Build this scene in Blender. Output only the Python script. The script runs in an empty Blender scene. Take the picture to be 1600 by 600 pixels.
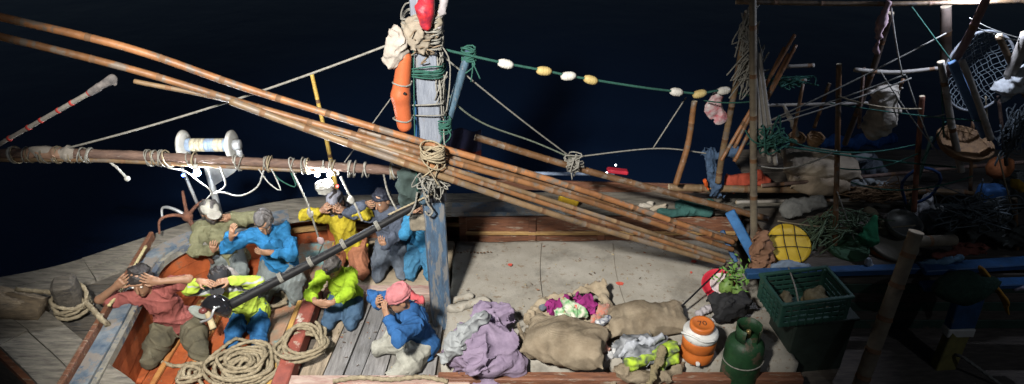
import bpy, bmesh, math, random
import numpy as np
from mathutils import Vector, Matrix

# ------------------------------------------------------------------ camera, sky, lights, exposure
SC = bpy.context.scene
COL = SC.collection
FPX, CX, CY, CAMH, PITCH = 1040.0, 800.0, 300.0, 4.6, math.radians(30)
cam = bpy.data.cameras.new("camera")
cam.sensor_width = 36.0
cam.lens = 36.0 * FPX / 1600.0
cam.clip_start, cam.clip_end = 0.05, 3000
camo = bpy.data.objects.new("camera", cam)
COL.objects.link(camo)
camo.location = (0, 0, CAMH)
camo.rotation_euler = (math.radians(60), 0, 0)
SC.camera = camo

w = bpy.data.worlds.new("World")
SC.world = w
w.use_nodes = True
nt = w.node_tree
bg = nt.nodes["Background"]
sky = nt.nodes.new("ShaderNodeTexSky")
sky.sky_type = 'NISHITA'
sky.sun_disc = False
sky.sun_elevation = math.radians(40)
sky.sun_rotation = math.radians(150)
nt.links.new(sky.outputs[0], bg.inputs[0])
bg.inputs[1].default_value = 0.0042

fill_sun = bpy.data.lights.new("fill_sun", 'SUN')          # added faint cool fill, lifts the dark lower right; no moon is seen
fill_sun.energy, fill_sun.angle, fill_sun.color = 0.11, math.radians(0.5), (0.75, 0.85, 1.0)
fill_suno = bpy.data.objects.new("fill_sun", fill_sun)
COL.objects.link(fill_suno)
fill_suno.rotation_euler = (math.radians(50), 0, math.radians(30))

FLOODP = Vector((-1.6, 0.6, 5.5))
flood = bpy.data.lights.new("ship_floodlight", 'SPOT')   # deck floodlight of the vessel the photo was taken from
flood.energy, flood.color = 3800.0, (1.0, 0.965, 0.90)
flood.spot_size, flood.spot_blend, flood.shadow_soft_size = math.radians(64), 0.62, 0.24
floodo = bpy.data.objects.new("ship_floodlight", flood)
COL.objects.link(floodo)
floodo.location = FLOODP
floodo.rotation_euler = (Vector((-1.0, 5.7, 0.8)) - FLOODP).to_track_quat('-Z', 'Y').to_euler()

SC.render.engine = 'CYCLES'
SC.cycles.use_denoising = True
SC.cycles.max_bounces = 6
SC.cycles.sample_clamp_indirect = 4.0
SC.view_settings.view_transform = 'Standard'
SC.view_settings.look = 'None'
SC.view_settings.gamma = 1.0
SC.view_settings.exposure = 0.2
SC.view_settings.use_curve_mapping = False

# ------------------------------------------------------------------ helpers
V = Vector
R = random.Random(7)
SP, CP = math.sin(PITCH), math.cos(PITCH)

def ray(u, v):
    a, b = (u - CX) / FPX, (CY - v) / FPX
    return V((a, CP + b * SP, -SP + b * CP))

def G(u, v, z=0.0):                 # the point seen at a picture position, on the level z
    d = ray(u, v); return V((0, 0, CAMH)) + d * ((z - CAMH) / d.z)

def D(u, v, y):                     # the same at the distance y across the boat
    d = ray(u, v); return V((0, 0, CAMH)) + d * (y / d.y)

def tag(o, label, cat, group=None):
    o["label"] = label; o["category"] = cat
    if group: o["group"] = group
    return o

def root_of(o):
    while o.parent: o = o.parent
    return o

def link_mesh(name, me, mats, parent=None, org=None, smooth=False):
    n = len(me.vertices)
    co = np.empty(n * 3, np.float32); me.vertices.foreach_get("co", co); co = co.reshape(-1, 3)
    if parent is not None: o3 = np.array(root_of(parent).location)
    elif org is not None: o3 = np.array(org)
    else:
        lo, hi = co.min(0), co.max(0); o3 = np.array([(lo[0] + hi[0]) / 2, (lo[1] + hi[1]) / 2, lo[2]])
    me.vertices.foreach_set("co", (co - o3.astype(np.float32)).ravel())
    for m in (mats if isinstance(mats, (list, tuple)) else [mats]): me.materials.append(m)
    if smooth: me.polygons.foreach_set("use_smooth", [True] * len(me.polygons))
    me.update()
    o = bpy.data.objects.new(name, me); COL.objects.link(o)
    if parent is not None: o.parent = parent
    else: o.location = o3
    return o

def empty(name, loc, label, cat, group=None):
    o = bpy.data.objects.new(name, None); COL.objects.link(o); o.location = loc
    return tag(o, label, cat, group)

def frame(d):
    d = V(d).normalized()
    a = V((0, 0, 1)) if abs(d.z) < 0.9 else V((1, 0, 0))
    s = d.cross(a).normalized(); return d, s, s.cross(d).normalized()

class MB:
    def __init__(self): self.v, self.f, self.m = [], [], []
    def add(self, vs, fs, mi=0):
        b = len(self.v); self.v += [tuple(p) for p in vs]
        for k, f in enumerate(fs): self.f.append([i + b for i in f]); self.m.append(mi[k] if isinstance(mi, list) else mi)
        return self
    def box(self, c, s, rot=None, bev=0.0, jit=0.0, mi=0):
        bm = bmesh.new(); bmesh.ops.create_cube(bm, size=1.0)
        for q in bm.verts:
            q.co = V((q.co.x * s[0], q.co.y * s[1], q.co.z * s[2]))
            if jit: q.co += V((R.uniform(-jit, jit), R.uniform(-jit, jit), R.uniform(-jit, jit)))
        if bev: bmesh.ops.bevel(bm, geom=bm.edges[:], offset=bev, segments=1, affect='EDGES')
        M = rot if rot is not None else Matrix.Identity(3)
        bm.verts.index_update()
        self.add([M @ q.co + V(c) for q in bm.verts], [[q.index for q in f.verts] for f in bm.faces], mi)
        bm.free(); return self
    def beam(self, a, b, wd, th, up=(0, 0, 1), bev=0.008, mi=0):      # squared timber from a to b
        a, b = V(a), V(b); x = (b - a).normalized(); y = V(up).cross(x).normalized(); z = x.cross(y)
        return self.box((a + b) / 2, ((b - a).length, wd, th), Matrix((x, y, z)).transposed(), bev, 0, mi)
    def tube(self, pts, rad, n=10, caps=True, mi=0, rings=None, lobes=0, lobe=0.0, twist=0.0):
        pts = [V(p) for p in pts]; k = len(pts)
        rad = rad if isinstance(rad, (list, tuple)) else [rad] * k
        d0 = (pts[1] - pts[0]).normalized(); _, s, t = frame(d0); vs = []; ang = 0.0
        for i, p in enumerate(pts):
            d = (pts[min(i + 1, k - 1)] - pts[max(i - 1, 0)]).normalized()
            s = (s - d * s.dot(d)).normalized(); t = d.cross(s)
            if i and twist: ang += twist * (pts[i] - pts[i - 1]).length
            for j in range(n):
                q = 2 * math.pi * j / n
                r = rad[i] * (1 + (lobe * math.cos(lobes * q) if lobes else 0))
                vs.append(p + (s * math.cos(q + ang) + t * math.sin(q + ang)) * r)
        fs, ms = [], []
        for i in range(k - 1):
            for j in range(n):
                fs.append([i * n + j, i * n + (j + 1) % n, (i + 1) * n + (j + 1) % n, (i + 1) * n + j])
                ms.append(rings[i] if rings else mi)
        if caps:
            fs += [list(range(n))[::-1], [(k - 1) * n + j for j in range(n)]]; ms += [mi, mi]
        return self.add(vs, fs, ms)
    def lathe(self, c, prof, n=24, axis=(0, 0, 1), mi=0):             # prof: (radius, height) along axis
        d, s, t = frame(axis); vs, fs = [], []
        for (r, h) in prof:
            for j in range(n):
                q = 2 * math.pi * j / n; vs.append(V(c) + d * h + (s * math.cos(q) + t * math.sin(q)) * r)
        for i in range(len(prof) - 1):
            for j in range(n): fs.append([i * n + j, i * n + (j + 1) % n, (i + 1) * n + (j + 1) % n, (i + 1) * n + j])
        fs += [list(range(n))[::-1], [(len(prof) - 1) * n + j for j in range(n)]]
        return self.add(vs, fs, mi)
    def ball(self, c, r, n=12, mi=0, axis=(0, 0, 1), sc=(1, 1)):
        pr = [(max(1e-4, r * sc[0] * math.sin(math.pi * i / n)), -r * sc[1] * math.cos(math.pi * i / n)) for i in range(n + 1)]
        return self.lathe(c, pr, n + 4, axis, mi)
    def build(self, name, mat, parent=None, smooth=False, org=None):
        me = bpy.data.meshes.new(name); me.from_pydata(self.v, [], self.f)
        me.polygons.foreach_set("material_index", self.m)
        return link_mesh(name, me, mat, parent, org, smooth)

def crom(pts, sub=6):
    P = [V(p) for p in pts]
    if len(P) < 3: return [P[0].lerp(P[-1], i / sub) for i in range(sub + 1)]
    P = [P[0] * 2 - P[1]] + P + [P[-1] * 2 - P[-2]]; out = []
    for i in range(1, len(P) - 2):
        a, b, c, d = P[i - 1:i + 3]
        for k in range(sub):
            t = k / sub
            out.append(0.5 * ((2 * b) + (c - a) * t + (2 * a - 5 * b + 4 * c - d) * t * t + (3 * b - a - 3 * c + d) * t ** 3))
    out.append(P[-2]); return out

def sagline(a, b, sag=0.0, n=14):
    a, b = V(a), V(b); return [a.lerp(b, i / n) - V((0, 0, sag * 4 * (i / n) * (1 - i / n))) for i in range(n + 1)]

def resample(pts, step):
    out = [pts[0]]; acc = 0.0
    for a, b in zip(pts[:-1], pts[1:]):
        L = (b - a).length
        while acc + L >= step and L > 1e-9:
            t = (step - acc) / L; a = a.lerp(b, t); out.append(a); L = (b - a).length; acc = 0.0
        acc += L
    out.append(pts[-1]); return out

def rope_mb(pts, r, mb=None, lay=True):
    mb = mb or MB(); pts = resample(pts, r * 1.6 if lay else r * 6)
    if len(pts) < 2: return mb
    if lay: mb.tube(pts, r, 9, True, 0, None, 3, 0.16, 1.0 / r * 0.55)
    else: mb.tube(pts, r, 6)
    return mb

# ------------------------------------------------------------------ implicit bodies: smooth unions meshed by surface nets
class SDF:
    def __init__(self, h): self.h, self.p = h, []
    def cap(self, a, b, ra, rb=None, k=0.02, sq=None, sub=False):      # tapered capsule, sq=(axis, factor) flattens it
        a, b = np.array(a, float), np.array(b, float); rb = ra if rb is None else rb
        m = max(ra, rb) * (max(1, sq[1]) if sq else 1)
        def f(P):
            ba = b - a; q = P - a; t = np.clip((q @ ba) / max(1e-9, ba @ ba), 0, 1); q = q - t[..., None] * ba
            if sq: n = np.array(V(sq[0]).normalized()); q = q + (q @ n)[..., None] * n * (1 / sq[1] - 1)
            return np.sqrt((q * q).sum(-1)) - (ra + (rb - ra) * t)
        self.p.append((f, np.minimum(a, b) - m, np.maximum(a, b) + m, k, sub)); return self
    def ell(self, c, r, M=None, k=0.02, sub=False, cut=None):
        c = np.array(c, float); r = np.array(r, float); M = np.eye(3) if M is None else np.array(M)   # columns: axes
        m = r.max()
        def f(P):
            q = (P - c) @ M; k0 = np.sqrt(((q / r) ** 2).sum(-1)); k1 = np.sqrt(((q / (r * r)) ** 2).sum(-1)) + 1e-9
            d = k0 * (k0 - 1) / k1
            if cut is not None: d = np.maximum(d, cut[1] - q @ np.array(cut[0]))
            return d
        self.p.append((f, c - m, c + m, k, sub)); return self
    def rbox(self, c, s, M=None, rr=0.02, k=0.02, sub=False):
        c = np.array(c, float); s = np.array(s, float); M = np.eye(3) if M is None else np.array(M); m = np.linalg.norm(s)
        def f(P):
            q = np.abs((P - c) @ M) - (s - rr)
            return np.sqrt((np.maximum(q, 0) ** 2).sum(-1)) + np.minimum(q.max(-1), 0) - rr
        self.p.append((f, c - m, c + m, k, sub)); return self
    def mesh(self, disp=None, cutf=None):
        h = self.h
        lo = np.min([p[1] for p in self.p if not p[4]], 0) - 0.03 - 2 * h; hi = np.max([p[2] for p in self.p if not p[4]], 0) + 0.03 + 2 * h
        n = np.ceil((hi - lo) / h).astype(int) + 1
        Dm = np.full(n, 1.0, np.float32)
        ax = [lo[i] + h * np.arange(n[i]) for i in range(3)]
        for f, l, u, k, sub in self.p:
            i0 = np.clip(np.floor((l - k - 3 * h - lo) / h).astype(int), 0, n); i1 = np.clip(np.ceil((u + k + 3 * h - lo) / h).astype(int) + 1, 0, n)
            if (i1 <= i0).any(): continue
            sl = tuple(slice(a, b) for a, b in zip(i0, i1))
            P = np.stack(np.meshgrid(*[ax[i][i0[i]:i1[i]] for i in range(3)], indexing='ij'), -1)
            d = f(P); A = Dm[sl]
            if sub: A2 = -A; hh = np.maximum(k - np.abs(A2 - d), 0) / k; Dm[sl] = -(np.minimum(A2, d) - hh * hh * k / 4)
            else: hh = np.maximum(k - np.abs(A - d), 0) / k; Dm[sl] = np.minimum(A, d) - hh * hh * k / 4
        if disp is not None or cutf is not None:
            I = np.nonzero(np.abs(Dm) < 0.07)
            P = np.stack([ax[i][I[i]] for i in range(3)], -1); val = Dm[I]
            if disp is not None: val = val + disp(P)
            if cutf is not None:
                val = np.maximum(val, cutf(P)); Dm[I] = val
                J = np.nonzero(Dm < -0.07)
                if len(J[0]): Dm[J] = np.maximum(Dm[J], cutf(np.stack([ax[i][J[i]] for i in range(3)], -1)))
            else: Dm[I] = val
        return nets(Dm, lo, h)

def nets(Dm, lo, h):
    S = Dm < 0
    c = np.zeros(np.array(S.shape) - 1, np.int8)
    for dx in (0, 1):
        for dy in (0, 1):
            for dz in (0, 1):
                c += S[dx:S.shape[0] - 1 + dx, dy:S.shape[1] - 1 + dy, dz:S.shape[2] - 1 + dz]
    I = np.nonzero((c > 0) & (c < 8)); N = len(I[0])
    idx = np.full(c.shape, -1, np.int32); idx[I] = np.arange(N)
    val = {}
    for dx in (0, 1):
        for dy in (0, 1):
            for dz in (0, 1): val[dx, dy, dz] = Dm[I[0] + dx, I[1] + dy, I[2] + dz]
    acc = np.zeros((N, 3)); cnt = np.zeros(N)
    ks = list(val)
    for i, a in enumerate(ks):
        for b in ks[i + 1:]:
            if sum(abs(p - q) for p, q in zip(a, b)) != 1: continue
            va, vb = val[a], val[b]; m = (va < 0) != (vb < 0)
            t = np.where(m, va / np.where(va == vb, 1, va - vb), 0)
            acc += m[:, None] * (np.array(a) + t[:, None] * (np.array(b) - np.array(a))); cnt += m
    vs = lo + h * (np.stack(I, -1) + acc / np.maximum(cnt, 1)[:, None])
    fs = []
    for axis in range(3):
        o1, o2 = (axis + 1) % 3, (axis + 2) % 3
        a = [slice(None)] * 3; b = [slice(None)] * 3; a[axis] = slice(0, -1); b[axis] = slice(1, None)
        E = np.nonzero(S[tuple(a)] != S[tuple(b)])
        E = np.stack(E, -1); ok = (E[:, o1] > 0) & (E[:, o2] > 0) & (E[:, o1] < S.shape[o1] - 1) & (E[:, o2] < S.shape[o2] - 1)
        E = E[ok]; ins = S[tuple(E.T)]
        q = []
        for s1, s2 in ((-1, -1), (0, -1), (0, 0), (-1, 0)):
            X = E.copy(); X[:, o1] += s1; X[:, o2] += s2; q.append(idx[tuple(X.T)])
        q = np.stack(q, -1); q[~ins] = q[~ins][:, ::-1]; fs.append(q)
    return vs, np.concatenate(fs)

def np_obj(name, vf, mat, parent=None, org=None):
    vs, fs = vf
    me = bpy.data.meshes.new(name)
    me.vertices.add(len(vs)); me.vertices.foreach_set("co", vs.astype(np.float32).ravel())
    me.loops.add(fs.size); me.loops.foreach_set("vertex_index", fs.astype(np.int32).ravel())
    me.polygons.add(len(fs)); me.polygons.foreach_set("loop_start", np.arange(0, fs.size, 4, dtype=np.int32))
    me.polygons.foreach_set("loop_total", np.full(len(fs), 4, np.int32)); me.update(calc_edges=True)
    return link_mesh(name, me, mat, parent, org, True)

def folds(seed, amp=0.01, freq=18.0, ridge=0.6, stretch=(1, 1, 1)):     # long creases in a few directions, fading in and out
    rg = np.random.default_rng(seed); n = 4
    def unit(k): a = rg.normal(size=(k, 3)); return a / np.linalg.norm(a, axis=1)[:, None]
    Dc = unit(n) * np.array(stretch); Dc /= np.linalg.norm(Dc, axis=1)[:, None]
    fr = freq * rg.uniform(.6, 1.5, n); ph = rg.uniform(0, 6.28, (n, 5))
    K1, K2, KM = unit(n) * freq * .30, unit(n) * freq * .55, unit(n) * freq * .28
    KS = unit(3) * freq * .5
    def f(P):
        out = 0
        for i in range(n):
            wv = 1.5 * np.sin(P @ K1[i] + ph[i, 0]) + .7 * np.sin(P @ K2[i] + ph[i, 1])
            s = np.abs(np.sin(.5 * (fr[i] * (P @ Dc[i]) + wv) + ph[i, 2]))
            m = np.clip(.5 + .9 * np.sin(P @ KM[i] + ph[i, 3]), 0, 1)
            out = out + m * (ridge * (1.6 * s ** .6 - 1.1) + (1 - ridge) * np.sin(fr[i] * (P @ Dc[i]) + wv)) * (freq / fr[i]) ** .6
        return amp * (1.6 * out + .5 * np.sin(P @ KS[0] + 1) * np.sin(P @ KS[1]))
    return f

# ------------------------------------------------------------------ materials
MATS = {}
def mat(name, c1, c2=None, scale=8.0, rough=0.8, bump=0.3, bscale=None, stretch=(1, 1, 1), c3=None, wear=0.6, wscale=6.0,
        metal=0.0, detail=6, weave=0.0, spec=0.3, bdist=0.01, grime=0.0, sss=0.0, ridged=False):
    if name in MATS: return MATS[name]
    m = bpy.data.materials.new(name); m.use_nodes = True; n = m.node_tree; L = n.links
    b = n.nodes["Principled BSDF"]; b.inputs["Roughness"].default_value = rough; b.inputs["Metallic"].default_value = metal
    b.inputs["Specular IOR Level"].default_value = spec
    if sss: b.inputs["Subsurface Weight"].default_value = sss; b.inputs["Subsurface Scale"].default_value = 0.01
    tc = n.nodes.new("ShaderNodeTexCoord"); mp = n.nodes.new("ShaderNodeMapping"); mp.inputs["Scale"].default_value = stretch
    L.new(tc.outputs["Object"], mp.inputs[0])
    c2 = c2 or tuple(x * 0.6 for x in c1)
    no = n.nodes.new("ShaderNodeTexNoise"); no.inputs["Scale"].default_value = scale; no.inputs["Detail"].default_value = detail; no.inputs["Roughness"].default_value = 0.65
    L.new(mp.outputs[0], no.inputs["Vector"])
    rp = n.nodes.new("ShaderNodeValToRGB"); e = rp.color_ramp.elements
    e[0].position, e[0].color = 0.32, (*c2, 1); e[1].position, e[1].color = 0.68, (*c1, 1)
    L.new(no.outputs["Fac"], rp.inputs[0]); out = rp.outputs[0]
    def mix(a, col, fac):
        mx = n.nodes.new("ShaderNodeMix"); mx.data_type = 'RGBA'; L.new(a, mx.inputs[6]); mx.inputs[7].default_value = (*col, 1); L.new(fac, mx.inputs[0]); return mx.outputs[2]
    def mask(sc, pos, wdt, seedoff):
        q = n.nodes.new("ShaderNodeTexNoise"); q.inputs["Scale"].default_value = sc; q.inputs["Detail"].default_value = 8; q.inputs["Roughness"].default_value = 0.7
        ad = n.nodes.new("ShaderNodeVectorMath"); ad.inputs[1].default_value = (seedoff, seedoff * 2, 0); L.new(mp.outputs[0], ad.inputs[0]); L.new(ad.outputs[0], q.inputs["Vector"])
        r2 = n.nodes.new("ShaderNodeValToRGB"); r2.color_ramp.elements[0].position = pos - wdt; r2.color_ramp.elements[1].position = pos + wdt
        L.new(q.outputs["Fac"], r2.inputs[0]); return r2.outputs[0]
    if c3: out = mix(out, c3, mask(wscale, wear, 0.03, 3.1))
    if grime: out = mix(out, tuple(x * 0.25 for x in c2), mask(2.5, 1 - grime, 0.18, 9.7))
    L.new(out, b.inputs["Base Color"])
    if bump:
        bn = n.nodes.new("ShaderNodeBump"); bn.inputs["Strength"].default_value = bump; bn.inputs["Distance"].default_value = bdist
        h = n.nodes.new("ShaderNodeTexNoise"); h.inputs["Scale"].default_value = bscale or scale * 3; h.inputs["Detail"].default_value = 6
        if ridged: h.noise_type = 'RIDGED_MULTIFRACTAL'; h.inputs["Detail"].default_value = 3; h.inputs["Distortion"].default_value = .9
        L.new(mp.outputs[0], h.inputs["Vector"]); hs = h.outputs["Fac"]
        if weave:
            for ax_ in ('X', 'Z'):
                wv = n.nodes.new("ShaderNodeTexWave"); wv.bands_direction = ax_; wv.inputs["Scale"].default_value = weave; wv.inputs["Distortion"].default_value = 1.5
                L.new(tc.outputs["Object"], wv.inputs["Vector"]); ad = n.nodes.new("ShaderNodeMath"); ad.operation = 'ADD'; L.new(hs, ad.inputs[0]); L.new(wv.outputs["Fac"], ad.inputs[1]); hs = ad.outputs[0]
        L.new(hs, bn.inputs["Height"]); L.new(bn.outputs[0], b.inputs["Normal"])
    MATS[name] = m; return m

def glow(name, col, s):
    m = bpy.data.materials.new(name); m.use_nodes = True; n = m.node_tree; b = n.nodes["Principled BSDF"]
    b.inputs["Base Color"].default_value = (*col, 1); b.inputs["Emission Color"].default_value = (*col, 1); b.inputs["Emission Strength"].default_value = s
    return m

def cloth(name, c, c2=None, b=0.6, grime=0.13, scale=9): return mat(name, c, c2 or tuple(x * 0.58 for x in c), scale, 0.9, b, 11, grime=grime, spec=0.12, bdist=0.02, ridged=True)

GW = mat("weathered_wood", (.21, .19, .155), (.075, .068, .058), 5, 0.85, 0.8, 14, (1, 6, 6), c3=(.07, .065, .06), wear=0.62, wscale=3)
GWD = mat("dark_weathered_wood", (.115, .10, .08), (.042, .038, .033), 5, 0.85, 0.8, 14, (1, 6, 6), c3=(.045, .042, .04), wear=0.58, wscale=3, grime=.3)
GWY = mat("weathered_wood_cross", (.33, .32, .29), (.13, .12, .11), 5, 0.85, 0.8, 14, (7, 1, 7), c3=(.06, .055, .05), wear=0.64, wscale=3)
PLANK = [mat("deck_plank_wood_%d" % i, c, tuple(x * .45 for x in c), 4, 0.75, 0.7, 16, (9, 1, 9), c3=tuple(x * .3 for x in c), wear=0.63, wscale=2.5) for i, c in enumerate([(.26, .25, .245), (.30, .285, .26), (.21, .205, .205), (.36, .29, .21)])]
ORANGE = mat("orange_deck_paint", (.40, .10, .03), (.24, .055, .02), 4, 0.6, 0.4, 20, c3=(.20, .09, .05), wear=0.60, wscale=6, grime=0.38)
REDP = mat("worn_red_paint", (.30, .075, .05), (.17, .05, .04), 6, 0.7, 0.6, 18, c3=(.42, .36, .30), wear=0.60, wscale=7)
PINKW = mat("pale_pink_worn_paint", (.38, .31, .26), (.24, .13, .11), 5, 0.8, 0.6, 18, (1, 5, 5), c3=(.28, .07, .06), wear=0.62, wscale=3)
BROWNW = mat("red_brown_board", (.20, .085, .045), (.10, .045, .03), 5, 0.6, 0.6, 14, (1, 7, 7), c3=(.26, .21, .16), wear=0.60, wscale=5, grime=.3)
BLUEW = mat("worn_blue_white_paint", (.19, .21, .22), (.05, .08, .12), 7, 0.75, 0.7, 20, c3=(.18, .16, .14), wear=0.52, wscale=5)
BLUEP = mat("blue_mast_paint", (.07, .125, .20), (.045, .065, .095), 6, 0.6, 0.5, 20, (5, 5, 1), c3=(.15, .15, .15), wear=0.53, wscale=4)
DBLUE = mat("deep_blue_paint", (.02, .075, .19), (.012, .04, .09), 6, 0.5, 0.4, 20, c3=(.1, .1, .1), wear=0.66)
MASTW = mat("grey_white_mast_paint", (.21, .23, .27), (.13, .145, .18), 6, 0.7, 0.6, 18, (8, 8, 1), c3=(.16, .15, .14), wear=0.62, wscale=4)
BAMB = [mat("bamboo_%d" % i, c, tuple(x * .5 for x in c), 5, 0.5, 0.35, 26, (1, 1, 1), c3=(.14, .11, .085), wear=0.55, wscale=5, spec=0.4, grime=.32) for i, c in enumerate([(.34, .15, .06), (.235, .11, .045), (.215, .14, .075), (.15, .075, .032)])]
NODE = mat("bamboo_node", (.17, .09, .045), (.11, .06, .03), 20, 0.7, 0.3)
CUT = mat("cut_bamboo_end", (.55, .47, .33), (.4, .3, .2), 30, 0.8, 0.3)
PALEB = mat("pale_pole", (.30, .28, .245), (.17, .15, .13), 9, 0.7, 0.4, 25, c3=(.16, .12, .09), wear=0.64, wscale=6)
DKWOOD = mat("dark_boom_wood", (.16, .10, .075), (.07, .045, .038), 7, 0.7, 0.8, 22, (1, 4, 4), c3=(.25, .21, .18), wear=0.63, wscale=6)
ROPE = mat("tan_rope", (.31, .26, .175), (.17, .14, .095), 30, 0.9, 0.5, 120, spec=0.1)
ROPEG = mat("grey_rope", (.25, .24, .21), (.14, .135, .12), 30, 0.9, 0.4, 120, spec=0.1)
ROPEGR = mat("green_rope", (.035, .11, .085), (.02, .06, .048), 30, 0.9, 0.4, 120, spec=0.1)
ROPEW = mat("white_cord", (.34, .34, .31), (.24, .23, .21), 30, 0.8, 0.2, 80)
RUST = mat("rusty_iron", (.20, .085, .05), (.085, .045, .035), 14, 0.85, 0.8, 40, metal=0.3)
BLACKP = mat("black_rubber_pipe", (.010, .010, .011), (.006, .006, .007), 12, 0.55, 0.25, 40, spec=0.2)
IRON = mat("galvanised_steel", (.44, .45, .45), (.30, .31, .32), 10, 0.45, 0.15, 40, metal=0.5)
WHITEM = mat("white_enamel", (.48, .47, .43), (.34, .33, .30), 8, 0.45, 0.15, 30, c3=(.28, .20, .13), wear=0.71)
BURLAP = mat("burlap", (.32, .265, .19), (.185, .145, .10), 5, 0.95, 0.5, 90, weave=55, grime=0.36, spec=0.05)
CANVAS = mat("canvas_cover", (.33, .31, .27), (.245, .225, .19), 2.4, 0.92, 0.35, 70, c3=(.21, .165, .12), wear=0.60, wscale=16, grime=0.30, spec=0.1)

# ------------------------------------------------------------------ water
def water():
    m = bpy.data.materials.new("night_sea"); m.use_nodes = True; n = m.node_tree; L = n.links; b = n.nodes["Principled BSDF"]
    b.inputs["Base Color"].default_value = (.006, .016, .046, 1); b.inputs["Roughness"].default_value = 0.16; b.inputs["IOR"].default_value = 1.33
    tc = n.nodes.new("ShaderNodeTexCoord"); no = n.nodes.new("ShaderNodeTexNoise"); no.inputs["Scale"].default_value = 0.45; no.inputs["Detail"].default_value = 7
    bn = n.nodes.new("ShaderNodeBump"); bn.inputs["Strength"].default_value = 0.12; bn.inputs["Distance"].default_value = 0.25
    L.new(tc.outputs["Object"], no.inputs["Vector"]); L.new(no.outputs["Fac"], bn.inputs["Height"]); L.new(bn.outputs[0], b.inputs["Normal"])
    s = 1500
    o = MB().add([(-s, -s, 0), (s, -s, 0), (s, s, 0), (-s, s, 0)], [[0, 1, 2, 3]]).build("water", m, org=(0, 0, 0))
    o.location = (0, 0, -1.15); o["kind"] = "structure"
water()

# ------------------------------------------------------------------ the boat
AXY = 4.8
boat = empty("fishing_boat", (0, AXY, -1.15), "long wooden fishing boat with grey worn gunwale and orange bow well", "boat")
GUN = [(-5.45, 4.8, .78), (-5.15, 4.98, .72), (-4.55, 5.36, .64), (-4.06, 5.82, .60), (-3.45, 6.42, .56), (-2.7, 6.83, .53), (-1.85, 7.0, .5), (0, 7.06, .5), (1.6, 7.08, .5), (3.2, 7.08, .5), (5, 7.05, .55), (7, 6.9, .62), (9, 6.5, .8)]
GC = crom(GUN, 8)
def near(x): return .70 + .30 * min(1, max(0, (x + 3.4) / 1.6)) ** 1.0     # the near bow is a little finer
def YS(p, side, f=1.0): return AXY + (p.y - AXY) * f * (1 if side > 0 else -near(p.x))
def hull():
    mb = MB(); st = []
    for side in (1, -1):
        rows = []
        for p in GC:
            y = YS(p, side)
            yi = y - .10 * side if p.y - AXY > .15 else AXY
            ym = YS(p, side, .93); yb = YS(p, side, .62)
            xs = 0.35 * max(0, (-p.x - 3) / 2.5)
            rows.append([V((p.x, yi, -0.06)), V((p.x, yi, p.z - .03)), V((p.x, y, p.z - .03)), V((p.x, y, p.z - .22)), V((p.x + xs * .4, ym, -0.45)), V((p.x + xs, yb, -1.5))])
        k = len(rows[0]); vs = [q for r_ in rows for q in r_]; fs, ms = [], []
        for i in range(len(rows) - 1):
            for j in range(k - 1):
                f = [i * k + j, i * k + j + 1, (i + 1) * k + j + 1, (i + 1) * k + j]
                fs.append(f if side < 0 else f[::-1]); ms.append(1 if j == 0 and rows[i][0].x < -1.9 else (2 if j == 0 else 0))
        mb.add(vs, fs, ms)
    mb.build("hull", [mat("hull_planking", (.16, .13, .10), (.07, .06, .05), 4, .8, .6, 12, (1, 5, 5)), ORANGE, BROWNW], boat)
hull()

def strip_plank(name, pts, inner, th, m, zoff=0.0, par=None):      # a plank following the gunwale from its outer edge to inner metres inside
    mb = MB(); k = len(pts); vs, fs = [], []
    for i, p in enumerate(pts):
        d = (pts[min(i + 1, k - 1)] - pts[max(i - 1, 0)]); nrm = V((d.y, -d.x, 0)).normalized()
        a = p + V((0, 0, zoff)); b = a + nrm * (inner[1]); a = a + nrm * inner[0]
        vs += [a, b, b - V((0, 0, th)), a - V((0, 0, th))]
    for i in range(k - 1):
        for j in range(4): fs.append([i * 4 + j, (i + 1) * 4 + j, (i + 1) * 4 + (j + 1) % 4, i * 4 + (j + 1) % 4])
    fs += [[0, 1, 2, 3], [(k - 1) * 4 + j for j in (3, 2, 1, 0)]]
    return mb.add(vs, fs).build(name, m, par or boat)

# gunwale cap, in planks laid end to end along both sides; far side seen
cuts = [0, 9, 19, 30, 40, 47, 53, 59, 65, 72, 79, 88, 96]
for side in (1, -1):
    C = [V((p.x, YS(p, side), p.z)) for p in GC]
    for a, b in zip(cuts[:-1], cuts[1:]):
        seg = C[a:b + 1]; dj = R.uniform(-.006, .006)
        if side < 0: seg = seg[::-1]
        if a < 9:
            strip_plank("gunwale_plank", seg, (-.03, .14), .06, GW, dj); continue
        strip_plank("gunwale_plank", seg, (-.03, .19 + dj), .06, GW, dj)
        strip_plank("gunwale_plank", seg, (.20 + dj, .42), .055, BLUEW if side > 0 and a in (30, 53) else GW, -dj - .008)
    # rub rail and inner stringer
    strip_plank("rub_rail", C if side > 0 else C[::-1], (-.06, -.001), .08, BROWNW, -.13)
    seg = [p for p in C if -3.2 < p.x < 2.6]; seg = seg if side > 0 else seg[::-1]
    strip_plank("stringer", seg, (.12, .17), .06, mat("yellow_stringer", (.38, .24, .09), (.2, .11, .05), 6, .6, .5, 20, (1, 6, 6)), -.30)
for x in (-2.9, -2.2, -1.45, -.55, .35, 1.25, 2.1):
    p = min(GC, key=lambda q: abs(q.x - x))
    MB().box((x, p.y - .15, .22), (.09, .09, .50), None, .008).build("frame_rib", BROWNW if x > -1 else ORANGE, boat)

for i in range(4):
    for j in range(2):
        x0 = -.58 + .82 * i; MB().box((x0 + .41, 6.625 + R.uniform(-.004, .004), .12 + .215 * j), (.812, .03, .205), None, .006).build("bulwark_board", BROWNW, boat)
    MB().box((-.58 + .82 * i, 6.60, .23), (.09, .05, .44), None, .008).build("bulwark_post", BROWNW, boat)
MB().box((1.05, 6.585, .235), (3.2, .03, .045), None, .006).build("stringer", mat("yellow_stringer", (.38, .24, .09)), boat)

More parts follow.
